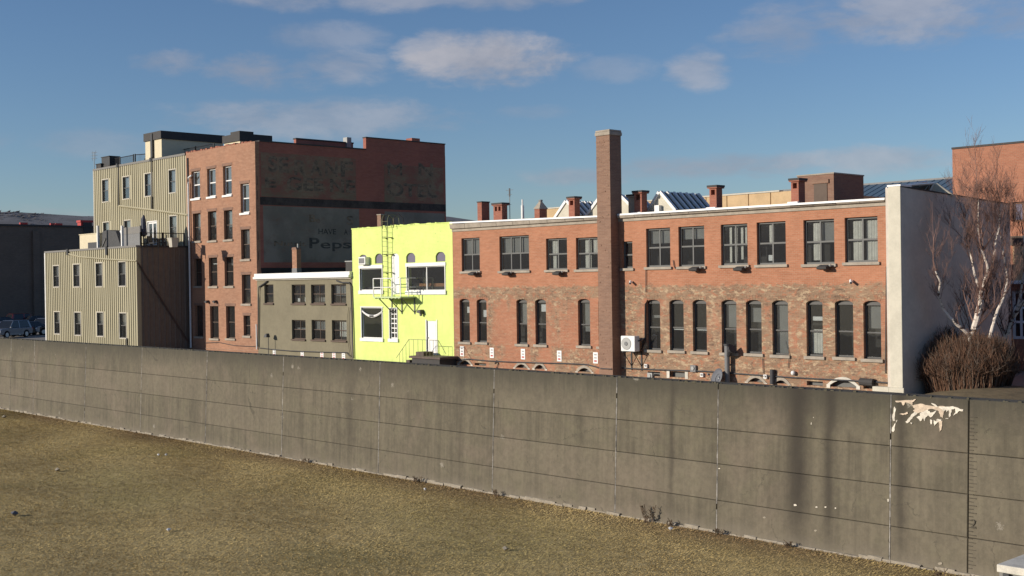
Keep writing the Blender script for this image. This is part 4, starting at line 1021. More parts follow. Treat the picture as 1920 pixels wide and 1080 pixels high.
# white vent stack and aerial on the roof
p = onY(980, 408, 46.2); vt = thing('vent_stack', (p.x, 46.2, EYE + 2.69), 'thin white vent stack standing on the factory roof', 'vent')
MB().tube([(p.x, 46.2, EYE + 2.69), (p.x, 46.2, onY(980, 385, 46.2).z)], .085, 8).build('pipe', M['white'], vt); MB().tube([(p.x, 46.2, onY(980, 385, 46.2).z), (p.x, 46.2, onY(980, 374, 46.2).z)], .045, 8).build('tip', M['white'], vt)
p = onY(956, 402, 46.3); an = thing('aerial', (p.x, 46.3, EYE + 2.69), 'thin aerial mast beside the double vented roof chimney', 'aerial'); tz = onY(956, 353, 46.3).z
MB().tube([(p.x, 46.3, EYE + 2.69), (p.x, 46.3, tz)], .022, 6).build('mast', M['steel'], an); MB().tube([(p.x, 46.3, tz - .45), (p.x, 46.3, tz)], .045, 6).build('sleeve', M['pipe_grey'], an)
for dz, L in ((-.1, .3), (-.35, .18), (-.9, .12)): MB().tube([(p.x - L, 46.3, tz + dz), (p.x + L, 46.3, tz + dz)], .01, 4).build('rod', M['steel'], an)

# ================================================================== lime painted building
LX0, LX1 = onY(661.5, 550, YF).x, FX0 - .01
LZ = EYE + 3.36
lime = thing('lime_building', ((LX0 + LX1) / 2, YF, GT), 'bright lime green painted two storey building with white trimmed windows', 'building')
lw = {'w1': hole(675.5, 717, 503, 544.5, YF), 'w2': hole(763.5, 834.5, 499, 545, YF), 'w3': hole(678.5, 717, 576.5, 634, YF), 'w4': hole(731, 745, 578, 635, YF),
      'd1': hole(733.5, 748.5, 475, 552, YF, .18), 'd2': hole(800.5, 819, 601.5, 666, YF)}
va = [hole(672.6, 689, 477.5, 497, YF, .22), hole(703, 718, 475.5, 494, YF, .22), hole(761.5, 778.6, 474, 492.5, YF, .22), hole(816.8, 835, 472.3, 490.5, YF, .22)]
wall_front(lime, M['lime'], LX0, LX1, GT - .1, LZ, YF, list(lw.values()) + va, .32)
shell(lime, M['lime'], LX0, LX1 - .02, YF + .32, 56, GT - .1, LZ, M['tar'])
MB().hexa([(LX0 - .02, YF - .03, LZ), (LX1, YF - .03, LZ), (LX1, YF + .5, LZ), (LX0 - .02, YF + .5, LZ), (LX0 - .02, YF - .03, LZ + .07), (LX1, YF - .03, LZ + .05), (LX1, YF + .5, LZ + .05), (LX0 - .02, YF + .5, LZ + .07)]).build('parapet_lip', M['lime'], lime)
mb = MB()
for k in range(16):                          # lumps of mortar along the parapet
    x = rnd.uniform(LX0 + .2, LX1 - .5); L = rnd.uniform(.15, .6); mb.hexa([(x, YF, LZ + .04), (x + L, YF, LZ + .04), (x + L, YF + .3, LZ + .04), (x, YF + .3, LZ + .04), (x + .05, YF, LZ + .06 + rnd.uniform(.02, .07)), (x + L - .05, YF, LZ + .09), (x + L - .05, YF + .3, LZ + .09), (x + .05, YF + .3, LZ + .1)])
mb.build('parapet_lumps', M['lime'], lime)
def trimwin(h, cols, rows, th=.20, tb=.22, side=.06, fwid=.05):
    wn = window(lime, h, YF, M['white'], cols, rows, fwid, .06, .06)
    MB().box(h[0] - .1, h[1] + .1, YF - .05, YF + .05, h[3], h[3] + th).build('lintel', M['white'], wn); MB().box(h[0] - .12, h[1] + .12, YF - .09, YF + .05, h[2] - tb, h[2]).build('sill', M['white'], wn)
    for x, s in ((h[0], -1), (h[1], 1)): MB().box(min(x, x + s * side), max(x, x + s * side), YF - .04, YF + .05, h[2], h[3]).build('side_trim', M['white'], wn)
    return wn
w1 = trimwin(lw['w1'], 1, 1); w2 = trimwin(lw['w2'], 2, 1); w3 = trimwin(lw['w3'], 1, 1, .06, .2); w4 = trimwin(lw['w4'], 2, 6, .04, .2, .05, .07)
h = lw['w2']; MB().box(h[0] + .5, h[0] + 1.6, YF + .5, YF + .75, h[2] - .2, h[2] + .42).build('bench_back', M['orange_wood'], w2); MB().box(h[1] - 1.6, h[1] - .35, YF + .5, YF + .75, h[2] - .2, h[2] + .42).build('bench_back', M['orange_wood'], w2)
for x in (h[0] + .35, h[0] + .6): MB().box(x, x + .06, YF + .9, YF + .96, h[2] - .2, h[2] + 1.2).build('chair_post', M['blind_or_sheen'], w2)
h = lw['w3']                                 # white festoon across the top of the shop window
pts = [(h[0] + .1 + (h[1] - h[0] - .05) * k / 10, YF - .02, h[3] - .22 - .32 * (1 - ((k - 5) / 5) ** 2)) for k in range(11)]
MB().tube(pts, [.05 + .04 * (1 - abs(k - 5) / 5) for k in range(11)], 6).build('festoon', M['white_hot'], w3)
MB().tube([(pts[4][0], YF - .06, pts[4][2]), (pts[6][0], YF - .06, pts[6][2])], .06, 6).build('festoon_knot', M['dark'], w3)
for k, h in enumerate(va):
    v = MB().prism([(h[0], h[2]), (h[1], h[2]), (h[1], h[3] - h[4])] + [((h[0] + h[1]) / 2 + (h[1] - h[0]) / 2 * q, h[3] - h[4] + h[4] * (1 - q * q)) for q in (.75, .5, .25, 0, -.25, -.5, -.75)] + [(h[0], h[3] - h[4])], YF + .08, YF + .12).build('blocked_window', M['vent_fill'], lime)
h = lw['d1']
dr = MB().prism([(h[0], h[2]), (h[1], h[2]), (h[1], h[3] - .18)] + [((h[0] + h[1]) / 2 + (h[1] - h[0]) / 2 * q, h[3] - .18 + .18 * (1 - q * q)) for q in (.75, .5, .25, 0, -.25, -.5, -.75)] + [(h[0], h[3] - .18)], YF + .06, YF + .10).build('door', M['white'], lime)
MB().tube([(h[1] - .12, YF + .06, h[2] + 1.0), (h[1] - .12, YF, h[2] + 1.0)], .04, 8).build('handle', M['steel'], dr)
h = lw['d2']; dr = MB().box(h[0], h[1], YF + .05, YF + .10, h[2], h[3]).build('door', M['white'], lime)
for z0_, z1_ in ((.12, .5), (.55, .93)): MB().box(h[0] + .14, h[1] - .14, YF + .04, YF + .06, h[2] + (h[3] - h[2]) * z0_, h[2] + (h[3] - h[2]) * z1_).build('door_panel', M['white'], dr)
MB().tube([(h[0] + .1, YF + .05, h[2] + 1.0), (h[0] + .1, YF - .01, h[2] + 1.0)], .04, 8).build('handle', M['steel'], dr)
MB().box(h[0] - .07, h[0], YF - .03, YF + .1, h[2], h[3] + .07).build('door_frame', M['white'], dr); MB().box(h[1], h[1] + .07, YF - .03, YF + .1, h[2], h[3] + .07).build('door_frame', M['white'], dr)
# window air conditioner
p0, p1 = onY(673, 482, YF - .3), onY(686, 496, YF - .3)
a2 = thing('window_air_conditioner', ((p0.x + p1.x) / 2, YF, p1.z), 'white window air conditioner in an arched opening of the lime building', 'air conditioner')
MB().box(p0.x, p1.x, YF - .35, YF + .12, p1.z, p0.z).build('cabinet', M['white'], a2, bevel=.02); MB().box(p0.x + .06, p1.x - .1, YF - .365, YF - .345, p1.z + .08, p0.z - .08).build('grille', M['pipe_grey'], a2)
# small brick chimney on the lime roof
ca, cb_ = onY(707, 402, 46.0), onY(714, 402, 46.0)
cc = MB().box(ca.x, cb_.x, 46.0, 46.32, LZ - .3, ca.z - .05).build('roof_chimney', M['brick_stack'], lime); MB().box(ca.x - .03, cb_.x + .03, 45.97, 46.35, ca.z - .05, ca.z).build('chimney_cap', M['stone'], cc)
# wall lamp
p = onY(792, 585, YF); wl = thing('wall_lamp', (p.x, YF, p.z), 'olive shaded wall lamp above the white door of the lime building', 'lamp')
MB().hexa([(p.x - .20, YF - .32, p.z - .02), (p.x + .18, YF - .32, p.z - .1), (p.x + .18, YF, p.z - .12), (p.x - .16, YF, p.z - .02), (p.x - .14, YF - .26, p.z + .12), (p.x + .12, YF - .26, p.z + .13), (p.x + .12, YF, p.z + .14), (p.x - .1, YF, p.z + .14)]).build('hood', M['dark'], wl, bevel=.02)
MB().lathe([(.02, -.18), (.08, -.14), (.09, -.06), (.05, 0)], (p.x + .05, YF - .16, p.z - .06), 10).build('bulb_glass', M['panel_grey'], wl, smooth=True)
# fire escape
PZ = onY(725, 556, 44.4).z
fa, fb = onY(701, 556, YF - 1.1).x, onY(752, 556, YF - 1.1).x
fe = thing('fire_escape', ((fa + fb) / 2, YF, PZ), 'lime painted steel fire escape platform with ladder on the lime building', 'fire escape')
MB().box(fa, fb, YF - 1.15, YF - .002, PZ - .08, PZ).build('platform', M['green_steel'], fe)
for k in range(8):
    x = fa + (fb - fa) * (k + .5) / 8; MB().box(x - .03, x + .03, YF - 1.15, YF - .01, PZ - .13, PZ - .081).build('joist', M['green_steel'], fe)
for z, nm in ((.55, 'mid_rail'), (1.08, 'top_rail')):
    MB().tube([(fa, YF - .02, PZ + z), (fa, YF - 1.12, PZ + z), (fb, YF - 1.12, PZ + z), (fb, YF - .02, PZ + z)], .028, 6).build(nm, M['white'], fe)
for (x, y) in ((fa, YF - 1.12), (fa, YF - .55), (fb, YF - 1.12), (fb, YF - .55), ((fa + fb) / 2 + .5, YF - 1.12)): MB().box(x - .025, x + .025, y - .025, y + .025, PZ, PZ + 1.08).build('rail_post', M['white'], fe)
for x in (fa + .35, (fa + fb) / 2, fb - .1):
    MB().tube([(x, YF - 1.0, PZ - .09), (x, YF - .03, PZ - .95)], .035, 4).build('bracket_strut', M['pipe_grey'], fe); MB().box(x - .03, x + .03, YF - .05, YF + .001, PZ - 1.05, PZ - .08).build('bracket_leg', M['pipe_grey'], fe)
MB().hexa([(fb - .9, YF - 1.1, PZ - .10), (fb, YF - 1.1, PZ - .10), (fb, YF - .1, PZ - .10), (fb - .9, YF - .1, PZ - .10), (fb - 1.1, YF - 1.14, PZ - .081), (fb, YF - 1.14, PZ - .081), (fb, YF - .05, PZ - .081), (fb - 1.1, YF - .05, PZ - .081)]).build('under_plate', M['pipe_grey'], fe)
LT = onY(722, 402, YF - .2).z; la, lb_ = onY(717, 480, YF - .25).x, onY(727.5, 480, YF - .25).x
for x in (la, lb_): MB().tube([(x, YF - .25, PZ), (x, YF - .25, LT - .3), (x, YF - .12, LT - .05), (x, YF + .2, LT), (x, YF + .6, LT - .2), (x, YF + .7, LZ - .2)], .02, 6).build('ladder_rail', M['olive'], fe)
z = PZ + .3
while z < LT - .3: MB().tube([(la, YF - .25, z), (lb_, YF - .25, z)], .010, 5).build('rung', M['olive'], fe); z += .3
for z in (PZ + 1.4, PZ + 2.5, PZ + 3.5):
    for x in (la, lb_): MB().box(x - .02, x + .14, YF - .24, YF + .001, z, z + .05).build('standoff', M['olive'], fe)
for x in (la - .03, lb_ + .5):
    MB().tube([(x, YF - .2, LZ - .1), (x, YF - .15, LT - .25), (x + .1, YF + .1, LT + .02), (x + .25, YF + .35, LT - .25), (x + .25, YF + .4, LZ)], .022, 5).build('grab_hoop', M['rust'], fe)
# entry steps
SZ = onY(790, 667, YF - .9).z; ea, eb = onY(768, 667, YF - 1.3).x, onY(826, 667, YF - 1.3).x
es = thing('entry_steps', ((ea + eb) / 2, YF - .7, GT), 'dark entry landing with iron handrails below the white door', 'steps')
MB().box(ea, eb, YF - 1.35, YF - .01, SZ - .12, SZ).build('landing', M['furn'], es); MB().box(ea + .15, eb - .15, YF - 1.25, YF - .02, GT, SZ - .121).build('base', M['charcoal'], es)
MB().box(ea + .2, ea + .9, YF - 1.0, YF - .3, SZ, SZ + .22).build('planter', M['furn'], es)
for k in range(4):
    MB().box(ea - .3 * (k + 1), ea - .3 * k - .005, YF - 1.3, YF - .1, GT, SZ - .25 * (k + 1)).build('tread', M['furn'], es)
def rail(pts, name='handrail', r=.016, mat='olive'): return MB().tube(pts, r, 5).build(name, M[mat], es)
yy = YF - 1.32; rail([(ea - 1.2, yy, SZ - .15), (ea, yy, SZ + .95), (ea + 1.55, yy, SZ + .95)]); rail([(eb - .9, yy, SZ + .95), (eb - .15, yy, SZ + .95), (eb + .5, yy, SZ + .2)])
for x in (ea, ea + .4, ea + .8, ea + 1.2, ea + 1.55, eb - .9, eb - .6, eb - .35, eb - .15):
    MB().box(x - .008, x + .008, yy - .008, yy + .008, SZ, SZ + .95).build('baluster', M['olive'], es)
for t in (.25, .5, .75):
    x = ea - 1.2 * t; MB().box(x - .008, x + .008, yy - .008, yy + .008, GT + .05, SZ + .95 - 1.1 * t).build('baluster', M['olive'], es)
mp = onY(862, 677, 44.8)
p0 = onY(826, 690, 44.6); MB().tube([(p0.x, 44.6, GT), p0, onY(840, 684, 44.6), onY(850, 677, 44.9)], .05, 6).build('cable', M['charcoal'], lime)

# ================================================================== beige building
BX0, BX1 = onY(483, 590, YF).x, LX0 - .01
BZ = EYE + .36
bei = thing('beige_building', ((BX0 + BX1) / 2, YF, GT), 'low beige stucco building with white eaves and seven square windows', 'building')
bw = [hole(495.7, 512.8, 533.5, 568.5, YF), hole(547, 572.4, 533.5, 569, YF), hole(583.2, 609.5, 533.5, 569, YF), hole(621, 649, 533, 569.5, YF), hole(547.3, 573, 600, 636, YF), hole(584.3, 610.3, 600, 637, YF), hole(622.3, 650, 600.5, 638.5, YF)]
wall_front(bei, M['beige'], BX0, BX1, GT - .1, BZ, YF, bw, .3)
shell(bei, M['beige'], BX0, BX1 - .02, YF + .3, 58, GT - .1, BZ + .30, M['tar'])
for i, h in enumerate(bw):
    window(bei, h, YF, M['frame_brown'], 1 if i == 0 else 2, 2, .06, .04, .14, sill=M['frame_brown'], sillh=.10, sillw=.03, curt=[None, [('paper', .25, .42, .05, .25), ('paper', .8, .95, .05, .3)], [('blind_or_sheen', .3, .8, .05, .3)], [('blind_or_sheen', 0, 1, .4, 1)], [('blind_or_sheen', .1, .9, .5, .6)], [('blind_or_sheen', 0, .9, .5, .95)], [('curtain', .25, .95, .15, .98)]][i])
MB().box(BX0 - .12, BX1 - .03, YF - .28, YF + .3, BZ + .02, BZ + .19).build('gutter', M['white_hot'], bei, bevel=.03); MB().box(BX0 - .05, BX1 - .03, YF - .2, YF + .35, BZ + .191, BZ + .40).build('eave_board', M['white_hot'], bei)
MB().box(BX0, BX1 - .03, YF - .12, YF - .001, BZ - .06, BZ + .019).build('soffit', M['frame_tan'], bei)
def pipe(pts, Y=YF - .09, r=.05, mat='dark', par=bei, name='downpipe'): return MB().tube([onY(a, b_, Y) for a, b_ in pts], r, 6).build(name, M[mat], par)
pipe([(501, 527), (495, 532), (485.5, 538), (484.5, 560), (483.5, 650)]); pipe([(631, 526), (640, 530), (655, 530), (658, 536), (660.5, 600), (662.5, 672)]); pipe([(654, 576), (652, 590), (652.5, 640), (657, 672)], r=.02, mat='beige', name='conduit')
pipe([(484, 652), (510, 655), (545, 658), (600, 660), (650, 661), (656, 668)], r=.03, name='cable'); pipe([(480.5, 608), (481.5, 655)], r=.05, mat='white', name='corner_pipe')
for i, (px, py, red, lb) in enumerate(((514.7, 661, False, 'white sign at beige wall foot nearest the tall brick building'), (567, 664, False, 'white sign at beige wall foot, second from the left'), (604, 666, True, 'white sign with red marks below the middle beige window'), (626.5, 667, True, 'white and red sign, second from right at beige wall foot'), (644.5, 668.5, False, 'white sign at beige wall foot nearest the lime building'))):
    parking_sign(px, py, .36, .42, lb, YF - .0, red)
p = onY(503, 629, 44.6); pl = thing('pole_lamp', (p.x, 44.6, GT), 'dark lamp on a thin pole before the beige wall', 'lamp'); MB().tube([(p.x, 44.6, GT), (p.x, 44.6, p.z - .1)], .025, 6).build('pole', M['dark'], pl)
MB().hexa([(p.x - .2, 44.35, p.z - .12), (p.x + .15, 44.35, p.z - .12), (p.x + .15, 44.65, p.z - .12), (p.x - .2, 44.65, p.z - .12), (p.x - .1, 44.4, p.z + .1), (p.x + .1, 44.4, p.z + .1), (p.x + .1, 44.6, p.z + .14), (p.x - .1, 44.6, p.z + .14)]).build('lamp_head', M['dark'], pl)
ca, cb_ = onY(547.5, 468, 45.9), onY(556, 468, 45.9); cd = onX(564, 468, cb_.x).y
cc = MB().box(ca.x, cb_.x, 45.9, cd, BZ - .1, ca.z).build('roof_chimney', M['brick_red'], bei); MB().prism([(ca.x - .03, ca.z), (cb_.x + .03, ca.z), (cb_.x - .05, ca.z + .14), (ca.x + .05, ca.z + .14)], 45.87, cd + .03).build('chimney_cap', M['brick_box'], cc)
MB().tube([(cb_.x - .05, 46.05, ca.z + .1), (cb_.x - .05, 46.05, ca.z + .38)], .06, 8).build('flue', M['steel'], cc); MB().box(ca.x - .02, cb_.x + .02, 45.88, cd + .02, BZ - .1, BZ + .72).build('flashing', M['pipe_grey'], cc)
va_, vb_ = onY(648, 491, 46.1), onY(656, 491, 46.1); vb = MB().box(va_.x, vb_.x + .25, 46.1, 46.7, BZ - .1, va_.z).build('roof_vent', M['charcoal'], bei); MB().box(va_.x - .04, vb_.x + .3, 46.06, 46.74, va_.z, va_.z + .06).build('vent_cap', M['steel'], vb)

# ================================================================== tall red brick building with ghost signs
RX0, RX1 = onY(351, 450, YF).x, -73.21
RZ = EYE + 9.92
red = thing('tall_brick_building', ((RX0 + RX1) / 2, YF, GT), 'tall four storey red brick building with faded painted wall signs', 'building')
RW = [(359, 375, 320.7, 372), (388.5, 404.5, 316, 368.5), (418.3, 434.3, 310.7, 365.5), (451, 467.3, 344, 399), (361.7, 376.3, 400, 452), (390, 406, 396, 451), (420, 436, 394, 449), (452, 468.5, 430, 486), (364.3, 378.3, 485, 536.5), (391.7, 407.5, 483, 536.7),
      (421, 437.8, 481.7, 536.4), (453.5, 470, 515, 569.5), (366, 380.5, 573, 631), (394, 410, 574, 634.5), (424, 440.7, 574, 634.5), (456.7, 469.5, 591.7, 629.5)]
rh = [hole(a, b_, c, d, YF) for a, b_, c, d in RW]
wall_front(red, M['brick_red'], RX0, RX1, GT - .1, RZ, YF, rh, .32)
shell(red, M['brick_side'], RX0, RX1, YF + .32, 62.2, GT - .1, RZ, M['tar'])
for i, h in enumerate(rh):
    wh = i < 4
    window(red, h, YF, M['white'] if wh else M['frame_brown'], 1, 2, .09 if wh else .06, .08 if wh else .05, .18, sill=M['white'] if wh else M['stone'], sillh=.14, sillw=.07,
           curt={4: [('blind_or_sheen', .3, 1, .45, 1)], 5: [('blind_or_sheen', .3, 1, .45, 1)], 6: [('blind_or_sheen', .2, 1, .45, 1)], 7: [('blind_or_sheen', .2, 1, .5, 1)], 9: [('paper', .2, 1, .78, .82)], 10: [('blind_or_sheen', .3, 1, .72, .95)], 0: [('blind_or_sheen', 0, 1, .5, 1)], 1: [('blind_or_sheen', 0, 1, .5, 1)], 2: [('blind_or_sheen', 0, 1, .5, 1)], 3: [('blind_or_sheen', 0, 1, .55, 1)]}.get(i))  # blinds in the upper sashes stand in for the pale sky reflection
    MB().box(h[0] - .1, h[1] + .1, YF - .02, YF + .02, h[3], h[3] + .2).build('lintel', M['brick_box'], red)
mb = MB()
for k in range(26):                          # uneven parapet bricks
    x = RX0 + (RX1 - RX0 - .4) * k / 26; mb.box(x, x + rnd.uniform(.25, .4), YF + .01, YF + .31, RZ, RZ + rnd.uniform(.03, .14))
mb.build('parapet_bricks', M['brick_deep'], red)
MB().box(RX0 + .3, RX1 + .04, YF + .33, 54.48, RZ, RZ + .09).build('side_coping', M['charcoal'], red)
rp = MB().box(RX1 - .36, RX1 - .003, 54.5, 62.19, RZ, EYE + 10.82).build('rear_parapet', M['brick_side'], red)
MB().box(RX1 - .40, RX1 + .04, 54.47, 62.22, EYE + 10.82, EYE + 10.9).build('rear_coping', M['charcoal'], rp)
y_ = onX(772, 262, RX1).y; y2_ = onX(787, 262, RX1).y; MB().box(RX1 - .7, RX1 + .02, y_, y2_, EYE + 10.9, EYE + 11.12).build('chimney_stub', M['brick_side'], red)
ya_, yb_ = onX(555, 262, -74.9).y, onX(662, 266, -74.9).y
fp = MB().box(-75.2, -74.9, ya_, yb_, RZ - .31, onX(555, 261, -74.9).z).build('inner_parapet', M['brick_side'], red); MB().box(-75.25, -74.85, ya_ - .03, yb_ + .03, onX(555, 261, -74.9).z, onX(555, 261, -74.9).z + .1).build('inner_coping', M['charcoal'], fp)
MB().box(-75.2, -74.7, yb_ - .7, yb_ - .3, RZ - .3, onX(655, 262, -74.9).z + .15).build('flue', M['steel'], fp)
# wall anchors up the corner
for z in (3.2, 4.6, 6.0, 7.4, 8.4): MB().box(RX1 - .06, RX1 + .05, YF + .05, YF + .12, EYE + z - 1.5, EYE + z - .9).build('anchor_plate', M['rust'], red)
# painted sign panels and lettering on the side wall
sgn = MB().box(RX1 - .01, RX1 + .002, YF + .33, YF + .34, EYE + 6, EYE + 6.1).build('painted_sign', M['ghost_olive'], red)
def sidepanel(pxa, pya, pxb, pyb, mat, off=.006, name='painted_panel'):
    a = onX(pxa, pya, RX1); b_ = onX(pxb, pyb, RX1); n = 14; top = []; 
    return MB().box(RX1 - .01, RX1 + off, a.y, b_.y, min(a.z, b_.z), max(a.z, b_.z)).build(name, M[mat], sgn)
A1 = onX(489, 284, RX1); B1 = onX(667, 373, RX1)
zu0, zu1 = onX(560, 371, RX1).z, onX(560, 290, RX1).z; zl0, zl1 = onX(560, 492, RX1).z, onX(560, 388, RX1).z
def yz(px): return onX(px, 380, RX1).y
for (a, b_, z0, z1, mt_) in ((490, 668, zu0, zu1, 'ghost_olive'), (721, 832, zu0 - .05, zu1 - .25, 'ghost_olive'), (493, 673, zl0, zl1, 'ghost_grey'), (721, 833, zl0, zl1 - .1, 'ghost_grey')):
    MB().box(RX1 - .01, RX1 + .006, yz(a), yz(b_), z0, z1).build('painted_panel', M[mt_], sgn)
MB().box(RX1 - .01, RX1 + .012, YF + .34, 62.18, zl1 + .06, zu0 - .03).build('tar_band', M['old_tar'], sgn)
def sidetext(body, pxa, pxb, pytop, pybot, mat, bold=.02, shear=0):
    a = onX(pxa, pybot, RX1); b_ = onX(pxb, pybot, RX1); hh = onX((pxa + pxb) / 2, pytop, RX1).z - onX((pxa + pxb) / 2, pybot, RX1).z
    size = hh / .70; ob = text_mesh(body, size, 'letters', M[mat], sgn, (RX1 + .008, a.y, (onX((pxa + pxb) / 2, pybot, RX1).z)), (0, 1, 0), (0, 0, 1), bold * size, 1.0, 1.0, shear)
    xs = [v.co.y for v in ob.data.vertices]; w0 = max(xs) - min(xs); f = (b_.y - a.y) / w0; y0 = min(xs); tgt = a.y - WLOC[sgn.name].y
    for v in ob.data.vertices: v.co.y = tgt + (v.co.y - y0) * f
sidetext('SE', 503, 541, 294, 322, 'ghost_letter', .03); [sidetext(ch, 552 + 29 * k, 575 + 29 * k, 300 + k, 328 + k, 'ghost_letter', .02) for k, ch in enumerate('RANF')]
sidetext('E', 497, 518, 333, 351, 'ghost_letter', .04); sidetext('GEE NE', 538, 666, 335, 358, 'ghost_letter', .03)
sidetext('M', 727, 754, 304, 328, 'ghost_letter', .0); sidetext('N', 785, 812, 306, 330, 'ghost_letter', .015); sidetext('OTEL', 725, 820, 345, 368, 'ghost_letter', .03)
sidetext('B', 580, 592, 402, 416, 'ghost_letter', .015); sidetext('e', 592, 600, 407, 417, 'ghost_letter', .015); sidetext('S', 650, 663, 405, 421, 'ghost_letter', .015)
sidetext('HAVE', 597, 630, 429, 439, 'ghost_black', .012); sidetext('A', 645, 652, 430, 440, 'ghost_black', .012)
sidetext('Nutrit', 514, 574, 452, 461, 'ghost_letter', .02)
sidetext('P', 580, 599, 446, 465, 'ghost_black', .02); sidetext('e', 601, 619.5, 449.5, 465.5, 'ghost_black', .012); sidetext('s', 643, 658.5, 449.5, 465.5, 'ghost_black', .012)
sidetext('p', 623, 641, 449.5, 465.5, 'ghost_black', .015)
sidetext('i', 662, 668, 446, 466, 'ghost_black', .015)
MB().box(RX1 + .002, RX1 + .06, YF + .34, 58, BZ + .1, onX(560, 502, RX1).z).build('base_flashing', M['tar'], red)
# downpipe, plinth, lamps
MB().tube([onY(359, 329, YF - .12), onY(353.5, 333, YF - .14), onY(353, 345, YF - .14), onY(358, 652, YF - .14)], .07, 8).build('downpipe', M['white'], red)
MB().box(onY(383, 655, YF).x, RX1, YF - .06, YF + .001, EYE - 4.6, onY(430, 655.5, YF).z).build('plinth_trim', M['frame_tan'], red)
MB().tube([onY(385, 643, YF - .04), onY(410, 642, YF - .04), onY(440, 648, YF - .04), onY(478, 650, YF - .04)], .025, 5).build('conduit', M['dark'], red)
for i, (px, lb) in enumerate(((391, 'small dark wall lamp on the tall brick building, left of two'), (406, 'small dark wall lamp on the tall brick building, right of two'))):
    p = onY(px, 565, YF); t = thing('wall_lamp', (p.x, YF, p.z), lb, 'lamp'); MB().hexa([(p.x - .18, YF - .3, p.z - .06), (p.x + .14, YF - .3, p.z - .1), (p.x + .14, YF + .001, p.z - .1), (p.x - .12, YF + .001, p.z - .06), (p.x - .1, YF - .22, p.z + .06), (p.x + .1, YF - .22, p.z + .06), (p.x + .1, YF + .001, p.z + .08), (p.x - .08, YF + .001, p.z + .08)]).build('hood', M['dark'], t); MB().box(p.x - .06, p.x + .06, YF - .2, YF - .1, p.z - .14, p.z - .07).build('bulb', M['panel_grey'], t)
p = onY(462, 281, YF)

# ================================================================== metal clad building and its annex
def siding(b, x0, x1, z0, z1, Y, holes, mat, pitch=.34):
    wall_front(b, mat, x0, x1, z0, z1, Y, holes, .3)
    mb = MB(); x = x0 + .1
    while x < x1 - .1:
        segs = [(z0, z1)]
        for h in holes:
            if h[0] - .16 < x + .06 and x - .02 < h[1] + .12:
                ns = []
                for a, c in segs:
                    if h[2] - .1 > a: ns.append((a, min(c, h[2] - .1)))
                    if h[3] + .1 < c: ns.append((max(a, h[3] + .1), c))
                segs = ns
        for a, c in segs:
            if c - a > .05:
                mb.add([(x, Y + .002, a), (x + .02, Y - .055, a), (x + .13, Y - .055, a), (x + .16, Y + .002, a), (x, Y + .002, c), (x + .02, Y - .055, c), (x + .13, Y - .055, c), (x + .16, Y + .002, c)], [(0, 1, 5, 4), (1, 2, 6, 5), (2, 3, 7, 6), (4, 5, 6, 7), (3, 2, 1, 0)])
        x += pitch
    return mb.build('siding_ribs', mat, b, kind='stuff')
MX0, MX1 = onY(177, 380, YF).x, RX0 - .02
MZ = EYE + 9.78
met = thing('metal_clad_building', ((MX0 + MX1) / 2, YF, GT), 'tall tan ribbed metal clad building with roof railing', 'building')
MW = [(192, 203.5, 337, 378), (230.7, 243, 331.5, 372.5), (272, 283.5, 325.5, 367.5), (317, 329.5, 318.5, 361), (194, 205, 417, 452), (233.5, 245, 413.5, 452), (318.5, 331.5, 405, 447)]
mh = [hole(a, b_, c, d, YF) for a, b_, c, d in MW]; dh = hole(277, 294, 416, 458, YF)
siding(met, MX0, MX1, GT - .1, MZ, YF, mh + [dh], M['siding'])
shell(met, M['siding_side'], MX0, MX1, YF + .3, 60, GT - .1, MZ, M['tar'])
for i, h in enumerate(mh): window(met, h, YF, M['frame_dark'], 1, 2, .05, .06, .06, trim=M['frame_tan'], curt=[('blind_or_sheen', 0, 1, 0, 1)] if i in (3, 6) else [('blind_or_sheen', 0, 1, .5, 1)])
wn = window(met, dh, YF, M['white'], 2, 1, .14, .16, .05, trim=M['white'])
MB().box(MX0 - .05, MX1, YF - .08, YF + .35, MZ, MZ + .16).build('roof_trim', M['panel_grey'], met); MB().box(MX0 - .06, MX0 + .06, YF - .06, YF + .1, GT, MZ).build('corner_trim', M['frame_tan'], met)
for px, t, b_ in ((222, 309, 386), (284.5, 294, 393)): MB().tube([onY(px, t, YF - .1), onY(px + .5, b_, YF - .1)], .06, 6).build('downpipe', M['black'], met); MB().box(onY(px, t, YF).x - .12, onY(px, t, YF).x + .12, YF - .16, YF, MZ - .05, MZ + .25).build('rain_head', M['black'], met)
MB().tube([onY(223.5, 386, YF - .12), onY(285, 393.5, YF - .12), onY(352, 403, YF - .12)], .085, 6).build('sloping_drain', M['siding'], met); MB().tube([onY(351.5, 296, YF - .05), onY(355, 470, YF - .05)], .07, 4).build('corner_flashing', M['dark'], met)
YA = 40.86
AX0, AX1 = onY(86.5, 560, YA).x, -82.71
AZ = EYE + 2.86
anx = thing('metal_annex', ((AX0 + AX1) / 2, YA, GT), 'two storey tan ribbed metal annex with a roof terrace', 'building')
AW = [(100.3, 111, 498.5, 537.5), (138, 149.5, 496, 537.3), (180, 192, 493.5, 537), (223, 235.8, 491.3, 536), (102.3, 112.6, 585, 625.5), (140.3, 151.8, 586, 628), (182.3, 194, 586, 630), (224.6, 237, 587.5, 633.5)]
ah = [hole(a, b_, c, d, YA) for a, b_, c, d in AW]
siding(anx, AX0, AX1, GT - .1, AZ, YA, ah, M['siding'])
for h in ah: window(anx, h, YA, M['frame_dark'], 1, 2, .05, .06, .06, trim=M['frame_tan'], curt=[('blind_or_sheen', 0, 1, .5, 1)])
MB().box(AX1 - .2, AX1, YA + .3, YF - .05, GT - .1, AZ).build('wall', M['siding_side'], anx); MB().box(AX0, AX0 + .2, YA + .3, YF - .05, GT - .1, AZ).build('wall', M['siding_side'], anx)
